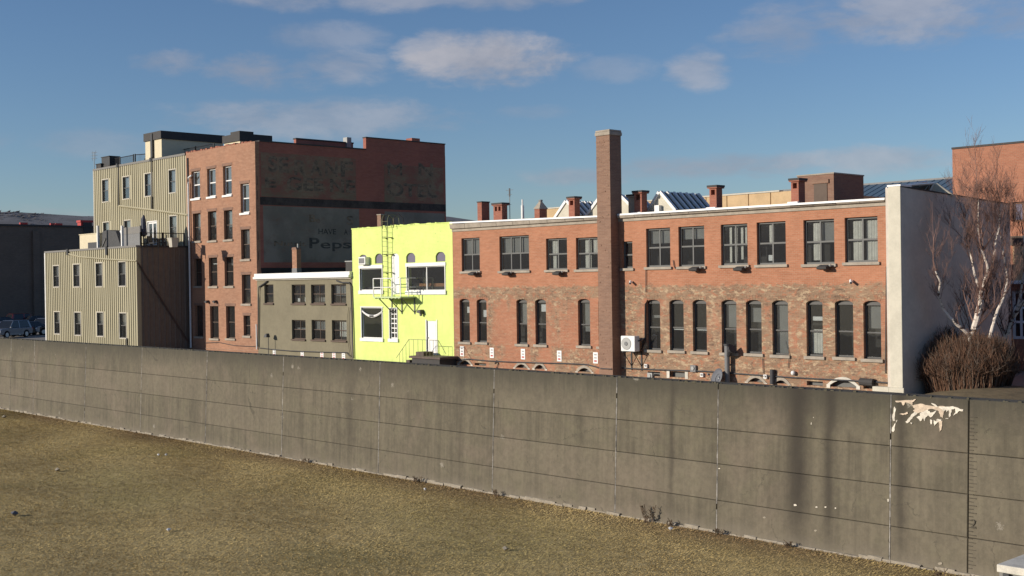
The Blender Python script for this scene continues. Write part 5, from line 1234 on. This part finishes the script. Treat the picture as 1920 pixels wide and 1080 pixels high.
MB().box(AX0 + .2, AX1 - .2, YA + .3, YF - .06, AZ - .35, AZ - .1).build('roof', M['tar'], anx); MB().box(AX0 + .2, AX1 - .2, YA + 2.5, YA + 2.6, GT, AZ - .36).build('dark_backing', M['interior'], anx)  # dark backing added so the annex windows look dim
mb = MB(); y = YA + .4
while y < YF - .3: mb.add([(AX1 - .002, y, GT), (AX1 + .04, y + .05, GT), (AX1 + .04, y + .12, GT), (AX1 - .002, y + .17, GT), (AX1 - .002, y, AZ), (AX1 + .04, y + .05, AZ), (AX1 + .04, y + .12, AZ), (AX1 - .002, y + .17, AZ)], [(0, 1, 5, 4), (1, 2, 6, 5), (2, 3, 7, 6), (4, 5, 6, 7)]); y += .42
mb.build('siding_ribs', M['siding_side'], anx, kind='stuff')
MB().box(AX0 - .05, AX1 + .06, YA - .08, YA + .3, AZ, AZ + .14).build('roof_trim', M['panel_grey'], anx); MB().box(AX1 - .25, AX1 + .07, YA + .302, YF - .05, AZ, AZ + .13).build('roof_trim', M['charcoal'], anx)
MB().box(AX0 - .07, AX0 + .07, YA - .07, YA + .1, GT, AZ).build('corner_trim', M['white'], anx); MB().box(AX1 - .06, AX1 + .07, YA - .06, YA + .1, GT, AZ).build('corner_trim', M['siding'], anx)
MB().tube([onY(129, 476, YA - .1), onY(150, 481.5, YA - .1), onY(200, 486, YA - .1), onY(256, 489, YA - .1)], .06, 6).build('sloping_drain', M['siding'], anx)
MB().tube([onX(258, 492, AX1 + .1), onX(352, 640, AX1 + .1)], .06, 4).build('diagonal_conduit', M['rust'], anx)
for px, t, b_ in ((129, 468, 478), (202, 464, 478)): MB().box(onY(px, t, YA).x - .14, onY(px, t, YA).x + .14, YA - .16, YA - .001, onY(px, b_, YA).z, AZ + .2).build('rain_head', M['black'], anx)
MB().tube([onY(237.5, 634, YA - .08), onY(238, 650, YA - .08)], .06, 6).build('downpipe', M['dark'], anx)

# ------------------------------------------------------------------ roofs of the metal building: penthouses, railing, units
def penthouse(b, pxc, pyc, pxr, pxl, X, capt, step=False):
    c = onX(pxc, pyc, X); y1 = onX(pxr, pyc + 6, X).y; x0 = onY(pxl, pyc, c.y).x
    p = MB().box(x0, X, c.y, y1, RZ - .4, c.z - capt).build('penthouse', M['cream'], b)
    MB().box(x0 - .1, X + .1, c.y - .1, y1 + .1, c.z - capt, c.z).build('fascia', M['charcoal'], p)
    if step: MB().box(X - 1.2, X + .1, c.y - .1, c.y + 1.1, c.z, c.z + .18).build('fascia', M['charcoal'], p)
    return p, c, x0, y1
p1, c1, x01, y11 = penthouse(met, 302.5, 245, 418, 272, -88, .62)
MB().box(onY(285, 260, c1.y).x, onY(288.5, 260, c1.y).x, c1.y - .16, c1.y - .001, MZ, c1.z - .1).build('downpipe', M['black'], p1)
p2, c2, x02, y12 = penthouse(red, 450, 250, 507, 420, -80, .55, True)
xr0, xr1 = onY(200, 288, 46.4).x, onY(250, 276, 46.4).x; zr = onY(200, 288, 46.4).z
rl = thing('roof_railing', (xr0, 46.4, MZ - .3), 'black barred railing round the roof deck of the metal building', 'railing')
run = [(xr0, 46.4), (xr1, 46.4), (xr1 + .3, 46.4), (xr1 + 3.6, 47.6), (MX1 - 3.2, 47.6), (MX1 - .4, 47.6)]
zt_ = MZ + 1.05
for i in range(5):
    (xa, ya), (xb, yb) = run[i], run[i + 1]
    if i == 1: continue
    MB().tube([(xa, ya, zt_), (xb, yb, zt_)], .035, 5).build('top_rail', M['black'], rl); MB().tube([(xa, ya, MZ - .1), (xb, yb, MZ - .1)], .03, 5).build('bottom_rail', M['black'], rl)
    n = max(1, int(math.hypot(xb - xa, yb - ya) / 2.0)); mb = MB()
    for k in range(n + 1): x, y = xa + (xb - xa) * k / n, ya + (yb - ya) * k / n; MB().box(x - .04, x + .04, y - .04, y + .04, MZ - .31, zt_ + .08).build('post', M['black'], rl)
    n2 = int(math.hypot(xb - xa, yb - ya) / .13)
    for k in range(n2): x, y = xa + (xb - xa) * (k + .5) / n2, ya + (yb - ya) * (k + .5) / n2; mb.box(x - .009, x + .009, y - .009, y + .009, MZ - .1, zt_)
    mb.build('bars', M['black'], rl, kind='stuff')
MB().box(xr0 - .1, xr1 - .8, 45.6, 46.3, MZ - .3, MZ + .22).build('deck_kerb', M['panel_grey'], rl)
def crate(name, px0, px1, pt, Y, dep, zb, mat, label, cat, cap=True):
    a, b_ = onY(px0, pt, Y), onY(px1, pt, Y); t = thing(name, ((a.x + b_.x) / 2, Y, zb), label, cat)
    MB().box(a.x, b_.x, Y, Y + dep, zb, a.z).build('cabinet', M[mat], t, bevel=.03)
    MB().box(a.x + (b_.x - a.x) * .45, b_.x - .08, Y - .02, Y + .01, zb + .1, zb + (a.z - zb) * .55).build('grille', M['dark'] if mat != 'black' else M['charcoal'], t)
    if cap: MB().box(a.x - .04, b_.x + .04, Y - .04, Y + dep + .04, a.z, a.z + .06).build('lid', M[mat], t)
    return t
crate('condenser_unit', 190, 205, 296, 46.0, .9, MZ - .3, 'black', 'black condenser box at the left end of the upper metal roof', 'condenser'); crate('condenser_unit', 180, 189, 309, 45.8, .6, MZ - .3, 'charcoal', 'small dark condenser beside the larger black one on the roof', 'condenser')
p = onY(176.8, 315, 45.6); an = thing('aerial', (p.x, 45.6, MZ - .3), 'rooftop television aerial at the left corner of the metal building', 'aerial'); tz = onY(176.8, 285, 45.6).z
MB().tube([(p.x, 45.6, MZ - .3), (p.x, 45.6, tz)], .03, 6).build('mast', M['steel'], an)
for k, (dz, L) in enumerate(((-.05, .35), (-.3, .45), (-.55, .35))): MB().tube([(p.x - L, 45.5, tz + dz), (p.x + L, 45.7, tz + dz)], .014, 4).build('rod', M['steel'], an)
for s in (-.3, .3): MB().tube([(p.x + s, 45.6, tz + .1), (p.x + s, 45.6, tz - .75)], .012, 4).build('rod', M['steel'], an)
def patio_chair(x, y, z, rz, label, mat='black'):
    t = thing('patio_chair', (0, 0, 0), label, 'chair', 'patio chairs on the metal building roofs'); c_, s_ = math.cos(rz), math.sin(rz)
    def L(a, b_, c): return (a, b_, c)
    MB().box(-.25, .25, -.25, .25, .40, .45).build('seat', M[mat], t); MB().hexa([(-.25, .22, .45), (.25, .22, .45), (.25, .27, .45), (-.25, .27, .45), (-.25, .34, .95), (.25, .34, .95), (.25, .38, .95), (-.25, .38, .95)]).build('backrest', M[mat], t)
    for a in (-.22, .22):
        for b_ in (-.22, .22): MB().tube([(a, b_, 0), (a, b_, .40)], .02, 5).build('leg', M[mat], t)
    t.location = (x, y, z); t.rotation_euler = (0, 0, rz); WLOC[t.name] = Vector((x, y, z))
for px, Y, rz, lb in ((256, 46.9, .4, 'dark chair at left end of the roof deck behind the railing'), (268, 47.0, -.5, 'dark chair by the cream penthouse front on the roof deck')):
    p = onY(px, 297, Y); patio_chair(p.x, Y, MZ - .3, rz, lb)
MB_t = thing('roof_ring', (onY(276, 296, 46.6).x, 46.6, MZ - .3), 'pale round hoop frame before the cream penthouse', 'frame')
p = onY(276, 291, 46.6); r0 = .55; MB().tube([(p.x + r0 * math.cos(q), 46.6, MZ + .25 + r0 * math.sin(q)) for q in [k * .3927 for k in range(17)]], .045, 6, False).build('hoop', M['steel'], MB_t); MB().box(p.x - .4, p.x + .4, 46.5, 46.7, MZ - .3, MZ - .24).build('foot', M['steel'], MB_t)
# terrace on the annex
TZ = AZ - .1
def tpx(px, py, Y=42.0): return onY(px, py, Y)
crate('rooftop_unit', 149, 185, 441, 42.2, 1.6, TZ, 'cream', 'cream rooftop air handling unit at the left end of the terrace', 'ventilation unit')
p0, p1_ = tpx(190, 432, 41.9), tpx(228, 432, 41.9); tb = thing('tarp_cover', ((p0.x + p1_.x) / 2, 41.9, TZ), 'dark grey tarp draped over equipment between white posts', 'tarp')
MB().prism([(p0.x, TZ), (p1_.x, TZ), (p1_.x - 1.0, p0.z - .15), (p0.x + .9, p0.z), (p0.x + .1, p0.z - .1)], 41.9, 43.4).build('cover', M['tarp'], tb, bevel=.06)
MB().box(p1_.x - .95, p1_.x - .1, 42.2, 43.2, p0.z - .75, p0.z - .1).build('unit_top', M['white'], tb, bevel=.03); MB().tube([(p0.x + .1, 41.86, TZ + .3), (p0.x + .8, 41.86, TZ + 1.0)], .05, 6).build('strap', M['steel'], tb)
for px, lb in ((183.5, 'thin white post left of the dark tarp'), (229, 'thin white post between the tarp and the grey panel')):
    a, b_ = onY(px, 423, 41.3), onY(px, 467, 41.3); t = thing('terrace_post', (a.x, 41.3, TZ), lb, 'post', 'white posts on the terrace'); MB().box(a.x - .075, a.x + .075, 41.22, 41.38, TZ, a.z).build('post', M['white'], t); MB().box(a.x - .13, a.x + .13, 41.17, 41.43, TZ, TZ + .06).build('base', M['steel'], t)
p0, p1_ = onY(231, 427, 41.6), onY(263, 425, 41.6); gp = thing('privacy_screen', ((p0.x + p1_.x) / 2, 41.6, TZ), 'grey two tone privacy screen on the terrace', 'screen')
MB().box(p0.x, p1_.x, 41.6, 41.66, TZ + .05, TZ + 1.15).build('lower_panel', M['pipe_grey'], gp); MB().box(p0.x, p1_.x, 41.6, 41.66, TZ + 1.16, p0.z).build('upper_panel', M['panel_grey'], gp)
for x in (p0.x, p1_.x): MB().box(x - .05, x + .05, 41.58, 41.68, TZ, p0.z + .05).build('frame_post', M['dark'], gp)
tr = thing('terrace_railing', (AX1 - 2, YA + .5, TZ), 'black barred railing at the right end of the annex terrace', 'railing')
rx0 = onY(263, 440, YA + .4).x
for (a, b_) in (((rx0, YA + .4), (AX1 - .1, YA + .4)), ((AX1 - .1, YA + .4), (AX1 - .1, YF - .3))):
    MB().tube([(a[0], a[1], TZ + 1.15), (b_[0], b_[1], TZ + 1.15)], .03, 5).build('top_rail', M['black'], tr); L = math.hypot(b_[0] - a[0], b_[1] - a[1]); n = max(1, int(L / 1.6)); mb = MB()
    for k in range(n + 1): x, y = a[0] + (b_[0] - a[0]) * k / n, a[1] + (b_[1] - a[1]) * k / n; MB().box(x - .035, x + .035, y - .035, y + .035, TZ, TZ + 1.2).build('post', M['black'], tr)
    n2 = int(L / .13)
    for k in range(n2): x, y = a[0] + (b_[0] - a[0]) * (k + .5) / n2, a[1] + (b_[1] - a[1]) * (k + .5) / n2; mb.box(x - .008, x + .008, y - .008, y + .008, TZ + .08, TZ + 1.15)
    mb.build('bars', M['black'], tr, kind='stuff')
p = onY(269, 403, 42.3); um = thing('closed_parasol', (p.x, 42.3, TZ), 'closed slate grey parasol standing on the terrace', 'parasol'); MB().tube([(p.x, 42.3, TZ), (p.x, 42.3, p.z)], .03, 6).build('pole', M['dark'], um); MB().lathe([(.06, 0), (.26, .15), (.22, .7), (.17, 1.3), (.05, 1.6)], (p.x, 42.3, p.z - 1.62), 9).build('canopy', M['umbrella'], um); MB().lathe([(.3, 0), (.3, .08), (.05, .14)], (p.x, 42.3, TZ), 12).build('base', M['charcoal'], um)
for px, rz, lb in ((274, .3, 'dark patio chair beside the closed parasol'), (287, 2.0, 'dark patio chair before the terrace doors'), (303, -.4, 'dark patio chair near the right end of the terrace')):
    p = onY(px, 455, 42.4); patio_chair(p.x, 42.4, TZ, rz, lb)
p = onY(290, 452, 42.9); tt = thing('patio_table', (p.x, 43.2, TZ), 'weathered wood table between the terrace chairs', 'table'); MB().box(p.x - .6, p.x + .6, 42.8, 43.6, TZ + .7, TZ + .75).build('top', M['furn'], tt)
for a in (-.5, .5):
    for b_ in (42.9, 43.5): MB().box(p.x + a - .04, p.x + a + .04, b_ - .04, b_ + .04, TZ, TZ + .7).build('leg', M['furn'], tt)
p = onY(325, 450, 41.9); pp = thing('planter_pot', (p.x, 41.9, TZ), 'tan square planter below the right terrace window', 'planter'); MB().hexa([(p.x - .2, 41.7, TZ), (p.x + .2, 41.7, TZ), (p.x + .2, 42.1, TZ), (p.x - .2, 42.1, TZ), (p.x - .28, 41.62, TZ + .6), (p.x + .28, 41.62, TZ + .6), (p.x + .28, 42.18, TZ + .6), (p.x - .28, 42.18, TZ + .6)]).build('pot', M['frame_tan'], pp); MB().box(p.x - .31, p.x + .31, 41.59, 42.21, TZ + .6, TZ + .66).build('rim', M['frame_tan'], pp)

# ================================================================== buildings behind and beside
# orange brick block at the right edge
YR = 62.0
rl0 = onY(1787, 400, YR).x; rz1 = onY(1787, 280, YR).z
rb = thing('orange_brick_block', (rl0 + 8, YR, GT), 'plain orange brick block behind the birch tree at the right edge', 'building')
rw = [hole(1898, 1935, 378, 415, YR), hole(1897, 1940, 545, 636, YR)]
wall_front(rb, M['brick_right'], rl0, -8, GT - .1, rz1, YR, rw, .3); shell(rb, M['brick_right'], rl0, -8, YR + .3, 80, GT - .1, rz1, M['tar'])
mb = MB().box(rl0 - .03, -8, YR - .04, YR + .35, rz1, rz1 + .1).build('coping', M['charcoal'], rb)
window(rb, rw[0], YR, M['brick_box'], 2, 1, .1, .08, .12, gl=M['vent_fill']); window(rb, rw[1], YR, M['white'], 3, 3, .14, .12, .1)
a, b_ = onY(1900, 461, YR), onY(1940, 526, YR); MB().box(a.x, b_.x, YR - .05, YR + .01, b_.z, a.z).build('tan_panel', M['tan'], rb)
a, b_ = onY(1896, 443, YR), onY(1940, 459, YR); MB().box(a.x, b_.x, YR - .12, YR + .01, b_.z, a.z).build('sunshade', M['frame_brown'], rb)
a, b_ = onY(1888, 526, YR), onY(1940, 532, YR); MB().box(a.x, b_.x, YR - .2, YR + .01, b_.z, a.z).build('entrance_canopy', M['white'], rb)
# blue roofed building far behind
bb = thing('blue_roof_building', (-46, 72, GT), 'low building with a blue ribbed metal roof behind the factory', 'building')
z0, z1 = EYE + 4.4, onY(1700, 341, 76).z
MB().box(-62, -33, 70.3, 84, GT - .1, z0).build('wall', M['tan'], bb)
mb = MB().add([(-62.5, 69.8, z0 - .2), (-32.5, 69.8, z0 - .2), (-32.5, 76, z1), (-62.5, 76, z1), (-32.5, 84.5, z0 - .2), (-62.5, 84.5, z0 - .2), (-62.5, 69.8, z0 - .4), (-32.5, 69.8, z0 - .4), (-32.5, 84.5, z0 - .4), (-62.5, 84.5, z0 - .4)], [(0, 1, 2, 3), (3, 2, 4, 5), (0, 6, 7, 1), (4, 8, 9, 5), (6, 9, 8, 7), (1, 7, 8, 4, 2), (0, 3, 5, 9, 6)]).build('roof', M['blue_roof'], bb)
mb2 = MB(); x = -62.2
while x < -32.8: mb2.hexa([(x, 69.8, z0 - .2), (x + .08, 69.8, z0 - .2), (x + .08, 76, z1), (x, 76, z1), (x, 69.8, z0 - .165), (x + .08, 69.8, z0 - .165), (x + .08, 76, z1 + .035), (x, 76, z1 + .035)]); x += .6
mb2.build('roof_ribs', M['blue_roof'], bb, kind='stuff')
MB().box(-62.5, -32.5, 75.9, 76.1, z1 - .02, z1 + .1).build('ridge_cap', M['pipe_grey'], bb)
# tan stucco building directly behind the factory
YT2 = 57.0; ta, tb_ = onY(1020, 390, YT2).x, onY(1533, 360, YT2).x; zt2 = onY(1440, 361, YT2).z
tn = thing('tan_building', ((ta + tb_) / 2, YT2, GT), 'tan stucco building whose parapet shows over the factory roof', 'building')
nP = 14
for k in range(nP):
    xa = ta + (tb_ - ta) * k / nP; xb = ta + (tb_ - ta) * (k + 1) / nP - .06; MB().box(xa, xb, YT2, YT2 + .3, GT - .1, zt2 + (.35 if k == nP - 1 else 0)).build('wall_panel', M['tan'], tn)
MB().box(ta, tb_, YT2 + .301, 66, GT - .1, zt2 - .2).build('wall', M['tan'], tn); MB().box(ta - .05, tb_ - 2.4, YT2 - .05, YT2 + .35, zt2, zt2 + .08).build('coping', M['frame_tan'], tn)
# shaded building at the far left
XD = -165.0; dz = onX(80, 425, XD).z
db_ = thing('dark_warehouse', (XD - 15, 60, GT), 'large dark shaded warehouse with red coping behind the parked cars', 'building')
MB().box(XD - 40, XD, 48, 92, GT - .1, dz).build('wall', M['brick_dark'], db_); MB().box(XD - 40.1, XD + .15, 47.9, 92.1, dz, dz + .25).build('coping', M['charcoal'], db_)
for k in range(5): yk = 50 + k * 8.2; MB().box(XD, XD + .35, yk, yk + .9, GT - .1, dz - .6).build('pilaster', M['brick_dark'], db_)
for px, s in ((44, .5), (110, .45), (98, .3)): y = onX(px, 423, XD).y; MB().box(XD - .2, XD + .2, y - s, y + s, dz + .251, dz + .5).build('red_coping_tile', M['red_trim'], db_)
ya_, yb_ = onX(152, 420, XD).y, onX(172, 420, XD).y; rc_ = MB().box(XD - 1.2, XD - .05, ya_, yb_, dz, onX(160, 417, XD).z).build('roof_turret', M['red_trim'], db_); MB().box(XD - 1.3, XD + .05, ya_ - .1, yb_ + .2, onX(160, 417, XD).z, onX(160, 413, XD).z).build('turret_cap', M['red_trim'], rc_); MB().box(XD - .04, XD + .1, ya_ + .3, yb_, dz - 1.5, onX(160, 417, XD).z).build('turret_side', M['charcoal'], rc_)
# concrete kerb beside the cars
kb = MB().box(-135, -103, 44.2, 44.5, GT, GT + .14).build('kerb', M['stone'], kind='structure')

# ------------------------------------------------------------------ cars
def paint(name, col, metal=.3, rough=.3):
    mt, t, b = newmat(name); b.inputs['Base Color'].default_value = (*col, 1); b.inputs['Metallic'].default_value = metal; b.inputs['Roughness'].default_value = rough
    if 'Coat Weight' in b.inputs: b.inputs['Coat Weight'].default_value = .6
    return mt
def car(px, py, rz, col, label, suv=True, lower=None):
    p = onZ(px, py, GT); t = thing('parked_car', (0, 0, 0), label, 'car', 'cars in the parking lot at far left')
    H = 1.72 if suv else 1.45; L = 4.7; W = .92; bz = 1.0 if suv else .88
    pm = paint('car_paint', col); lm = paint('car_lower', lower, .2, .5) if lower else pm
    # lower body with wheel arches cut as a polygon
    def arch(xc): return [(xc + .40 * math.cos(a), .34 + .40 * math.sin(a)) for a in (math.pi, 2.5, 1.9, 1.25, .65, 0)]
    prof = [(-2.30, .34)] + arch(-1.42) + arch(1.40) + [(2.28, .34), (2.36, .55), (2.30, .80), (2.05, bz - .06), (1.0, bz), (-2.25, bz), (-2.36, .75)]
    MB().prism(prof, -W, W).build('body', pm, t, bevel=.05)
    MB().box(-1.0, 1.0, -W - .012, W + .012, .30, .48).build('side_skirt', lm, t)
    if suv: g = [(-2.22, bz), (.95, bz), (.25, H), (-1.95, H)]
    else: g = [(-1.75, bz), (1.05, bz), (.15, H), (-1.05, H)]
    def gh(w0, w1, gg): return [(gg[0][0], -w0, gg[0][1]), (gg[1][0], -w0, gg[1][1]), (gg[1][0], w0, gg[1][1]), (gg[0][0], w0, gg[0][1]), (gg[3][0], -w1, gg[3][1]), (gg[2][0], -w1, gg[2][1]), (gg[2][0], w1, gg[2][1]), (gg[3][0], w1, gg[3][1])]
    MB().hexa(gh(.86, .70, g)).build('cabin', M['car_glass'], t, bevel=.04)
    MB().hexa([(g[3][0] - .03, -.72, H - .05), (g[2][0] + .05, -.72, H - .05), (g[2][0] + .05, .72, H - .05), (g[3][0] - .03, .72, H - .05), (g[3][0] + .1, -.62, H + .03), (g[2][0] - .1, -.62, H + .03), (g[2][0] - .1, .62, H + .03), (g[3][0] + .1, .62, H + .03)]).build('roof', pm, t, bevel=.02)
    for s in (-1, 1):
        for (b0, b1, t0, t1) in ((g[1][0] - .06, g[1][0] + .02, g[2][0] - .02, g[2][0] + .06), (-.55, -.43, -.55, -.43), (g[0][0] - .02, g[0][0] + .25, g[3][0] - .02, g[3][0] + .2)):
            MB().hexa([(b0, s * .85, bz - .01), (b1, s * .85, bz - .01), (b1, s * .875, bz - .01), (b0, s * .875, bz - .01), (t0, s * .69, H - .03), (t1, s * .69, H - .03), (t1, s * .725, H - .03), (t0, s * .725, H - .03)]).build('pillar', pm, t)
        for xw in (-1.42, 1.40):
            wl_ = MB().tube([(xw, s * .70, .34), (xw, s * .93, .34)], .34, 16).build('wheel', M['rubber'], t); MB().tube([(xw, s * .925, .34), (xw, s * .94, .34)], .23, 12).build('rim', M['alloy'], wl_)
        MB().box(2.18, 2.345, s * .80 - .14, s * .80 + .11, .66, .80).build('headlight', M['headlamp'], t, bevel=.02); MB().box(-2.385, -2.3, s * .80 - .08, s * .80 + .11, .68, .98 if suv else .85).build('tail_light', M['red_trim'], t)
        MB().box(.75, .93, s * .93 - .07, s * .93 + .1, bz, bz + .14).build('mirror', pm, t, bevel=.02)
    MB().box(2.30, 2.375, -.5, .5, .50, .68).build('grille', M['black'], t)
    t.location = p; t.rotation_euler = (0, 0, rz); WLOC[t.name] = p
car(18, 633, R_(-62), (.16, .18, .21), 'blue grey sport utility car with silver skirts nearest the flood wall', True, (.25, .26, .26))
car(50, 629, R_(-78), (.008, .008, .01), 'black car parked beside the blue grey sport utility car', False)
car(82, 627, R_(-60), (.22, .23, .25), 'slate grey car half hidden by the metal annex', True, (.3, .3, .3))
car(-8, 630, R_(-75), (.55, .56, .57), 'pale car cut off by the left picture edge', False)
car(10, 616, R_(100), (.02, .02, .022), 'dark car in the rear row near the left edge', False)
car(47, 613, R_(95), (.22, .012, .014), 'dark red car in the rear row before the warehouse', True)
car(72, 613, R_(88), (.03, .03, .034), 'dark car in the rear row beside the red car', False)

# ------------------------------------------------------------------ planting at the right: mound, shrub, birch
g0 = random.Random(21)
mb = MB(); nx_, ny_ = 26, 12; vs = []; fs = []
mxa, mxb = -25.0, -18.5
for i in range(nx_ + 1):
    for j in range(ny_ + 1):
        u, v = i / nx_, j / ny_; x = mxa + (mxb - mxa) * u; y = 42.6 + 8.5 * v
        hh = .55 * (math.sin(math.pi * min(1, max(0, u))) ** .8) * (math.sin(math.pi * v) ** .7 if 0 < v < 1 else 0)
        vs.append((x, y, GT - .02 + hh + (g0.uniform(-.02, .02) if hh > .05 else 0)))
for i in range(nx_):
    for j in range(ny_): q = i * (ny_ + 1) + j; fs.append((q, q + ny_ + 1, q + ny_ + 2, q + 1))
MB().add(vs, fs).build('grass_mound', M['mound'], kind='structure', smooth=True)
def mound_z(x, y):
    u = (x - mxa) / (mxb - mxa); v = (y - 42.6) / 8.5
    return GT + .5 * max(0, math.sin(math.pi * u)) ** .8 * max(0, math.sin(math.pi * v)) ** .7 if 0 < u < 1 and 0 < v < 1 else GT
def shrub(cx, cy, rx, ry, h, n, label, dark=1.0, seed=1):
    g = random.Random(seed); L = []; base = Vector((cx, cy, mound_z(cx, cy)))
    for k in range(n):
        a = g.uniform(0, 6.283); rr = g.random() ** .6; bx_, by_ = cx + rx * .72 * rr * math.cos(a), cy + ry * .72 * rr * math.sin(a)
        sp = g.uniform(.35, 1.0); tx, ty = cx + rx * rr ** .8 * math.cos(a) * (1 + .1 * g.uniform(-1, 1)) + g.uniform(-.2, .2), cy + ry * rr ** .8 * math.sin(a) + g.uniform(-.2, .2)
        zb = mound_z(bx_, by_) - .05; tz = zb + h * math.sqrt(max(.08, 1 - (rr * .88) ** 2.2)) * g.uniform(.55, 1.12)
        b0 = Vector((bx_, by_, zb)); q = Vector((tx, ty, tz)); mid = b0.lerp(q, .5) + Vector(((bx_ - cx) * -.1, 0, .12 * h)) + Vector((g.uniform(-.1, .1), g.uniform(-.1, .1), 0))
        c = g.uniform(.6, 1.3) * dark; col = (.15 * c, .085 * c, .056 * c) if g.random() < .75 else (.15 * c, .115 * c, .09 * c)
        L.append(([b0, mid, q], [.014, .010, .004], col))
        for _ in range(4):
            t = g.uniform(.35, .95); s = mid.lerp(q, t) if g.random() < .7 else b0.lerp(mid, t); e = s + Vector((g.uniform(-.25, .25), g.uniform(-.25, .25), g.uniform(.15, .45)))
            L.append(([s, e], [.007, .003], tuple(v * 1.05 for v in col)))
    t = thing('bare_shrub', base, label, 'shrub'); colour_tubes('twigs', L, M['shrub'], t)
    return t
shrub(onY(1806, 700, 47.0).x, 47.0, 2.15, 1.6, 2.1, 2600, 'wide rounded reddish brown bare shrub in front of the birch', 1.0, 4)
shrub(onY(1850, 700, 48.0).x, 48.0, 1.3, 1.2, 1.9, 900, 'bare brown shrub behind the right side of the rounded shrub', .8, 9)
shrub(-24.15, 47.6, .6, 1.2, 2.5, 500, 'dark bare shrub with shade in its twig colour against the grey wall', .45, 5)  # twig colour darkened to carry the shade of the wall
shrub(-20.4, 52.5, 1.7, 1.2, 2.2, 700, 'dark bare shrub at the right edge before the entrance', .3, 6)
def birch(name, Y, stems, label, seed, twigc, spread=1.0, nside=9):
    g = random.Random(seed); Ls = []; Tw = []
    base = onY(*stems[0][0][0], Y); base.z = mound_z(base.x, Y) - .05
    def grow(p, d, L, r, lev):
        pts = [p.copy()]; rs = [r]; n = 4 if lev < 2 else 3; q = p.copy(); dd = d.copy()
        for k in range(n):
            dd = (dd + Vector((g.uniform(-.22, .22), g.uniform(-.22, .22), g.uniform(.0, .20)))).normalized(); q = q + dd * (L / n); pts.append(q.copy()); rs.append(r * (1 - .75 * (k + 1) / n))
        c = g.uniform(.7, 1.25); Tw.append((pts, [max(.0028, x) for x in rs], tuple(v * c for v in twigc)))
        if lev < 3:
            for k in range({0: 5, 1: 4, 2: 3}[lev]):
                f = g.uniform(.25, 1.0) * n; i = min(n - 1, int(f)); s = pts[i].lerp(pts[i + 1], f - i)
                nd = (dd * .9 + Vector((g.uniform(-.75, .75), g.uniform(-.75, .75), g.uniform(.0, .55)))).normalized()
                grow(s, nd, L * g.uniform(.42, .68), max(.0032, r * .42), lev + 1)
    for (pl, r0, r1, yo) in stems:
        pts = []
        for k, (a, b_) in enumerate(pl): q = onY(a, b_, Y + yo * k / max(1, len(pl) - 1)); pts.append(q)
        if pl is stems[0][0]: pts[0] = Vector((pts[0].x, Y, mound_z(pts[0].x, Y) - .05))
        sm = []                                # smooth the polyline
        for k in range(len(pts) - 1):
            p0, p1_, p2_, p3 = pts[max(0, k - 1)], pts[k], pts[k + 1], pts[min(len(pts) - 1, k + 2)]
            for s in range(4):
                t = s / 4; sm.append(.5 * ((2 * p1_) + (p2_ - p0) * t + (2 * p0 - 5 * p1_ + 4 * p2_ - p3) * t * t + (3 * p1_ - p0 - 3 * p2_ + p3) * t ** 3))
        sm.append(pts[-1]); n = len(sm)
        for k in range(1, n - 1): sm[k] = sm[k] + Vector((g.uniform(-.02, .02), 0, 0))
        rs = [.95 * (r0 + (r1 - r0) * k / (n - 1)) for k in range(n)]
        Ls.append((sm, rs, (.68, .59, .51)))
        for k in range(nside if yo > -1 else 7):
            i = int(n * g.uniform(.35, .98)); i = min(n - 2, i); d = (sm[min(n - 1, i + 1)] - sm[i]).normalized()
            nd = (d * .8 + Vector((g.uniform(-.8, .8) * spread, g.uniform(-.8, .8) * spread, g.uniform(.1, .6)))).normalized()
            grow(sm[i], nd, g.uniform(.9, 1.9) * (1 - .25 * i / n), max(.009, rs[i] * .28), 0)
        grow(sm[-1], (sm[-1] - sm[-3]).normalized(), 1.8, rs[-1], 0)
    t = thing(name, base, label, 'tree'); colour_tubes('trunk', Ls, M['birch'], t, n=8); colour_tubes('crown', Tw, M['shrub'], t, n=3)
    return t
birch('birch_tree', 47.4, [([(1819, 722), (1820, 680), (1819, 640), (1829, 610), (1838, 570), (1840, 545)], .17, .13, 0), ([(1820, 632), (1806, 618), (1790, 605), (1771, 582), (1761, 556), (1763, 530), (1754, 508)], .085, .035, -1.5),
      ([(1840, 548), (1830, 520), (1822, 485), (1812, 450), (1808, 405)], .075, .025, .3), ([(1840, 545), (1852, 505), (1842, 470), (1835, 430), (1835, 375)], .08, .025, -.3), ([(1850, 508), (1860, 500), (1867, 455), (1874, 420), (1875, 390)], .075, .025, .5),
      ([(1852, 660), (1860, 620), (1868, 590), (1885, 550), (1888, 515), (1880, 465), (1876, 440)], .09, .03, .6)],
      'multi stemmed bare birch with peeling white bark beside the grey wall', 31, (.19, .115, .095), 1.0, 20)
birch('bare_tree', 51.5, [([(1868, 690), (1876, 660), (1890, 620), (1905, 585), (1925, 560)], .16, .08, .0), ([(1905, 585), (1915, 540), (1922, 490), (1918, 430)], .06, .025, .3), ([(1885, 630), (1872, 600), (1862, 570), (1850, 560)], .05, .02, .4)],
      'dark leaning bare tree at the right picture edge', 47, (.09, .055, .048), 1.0, 10)
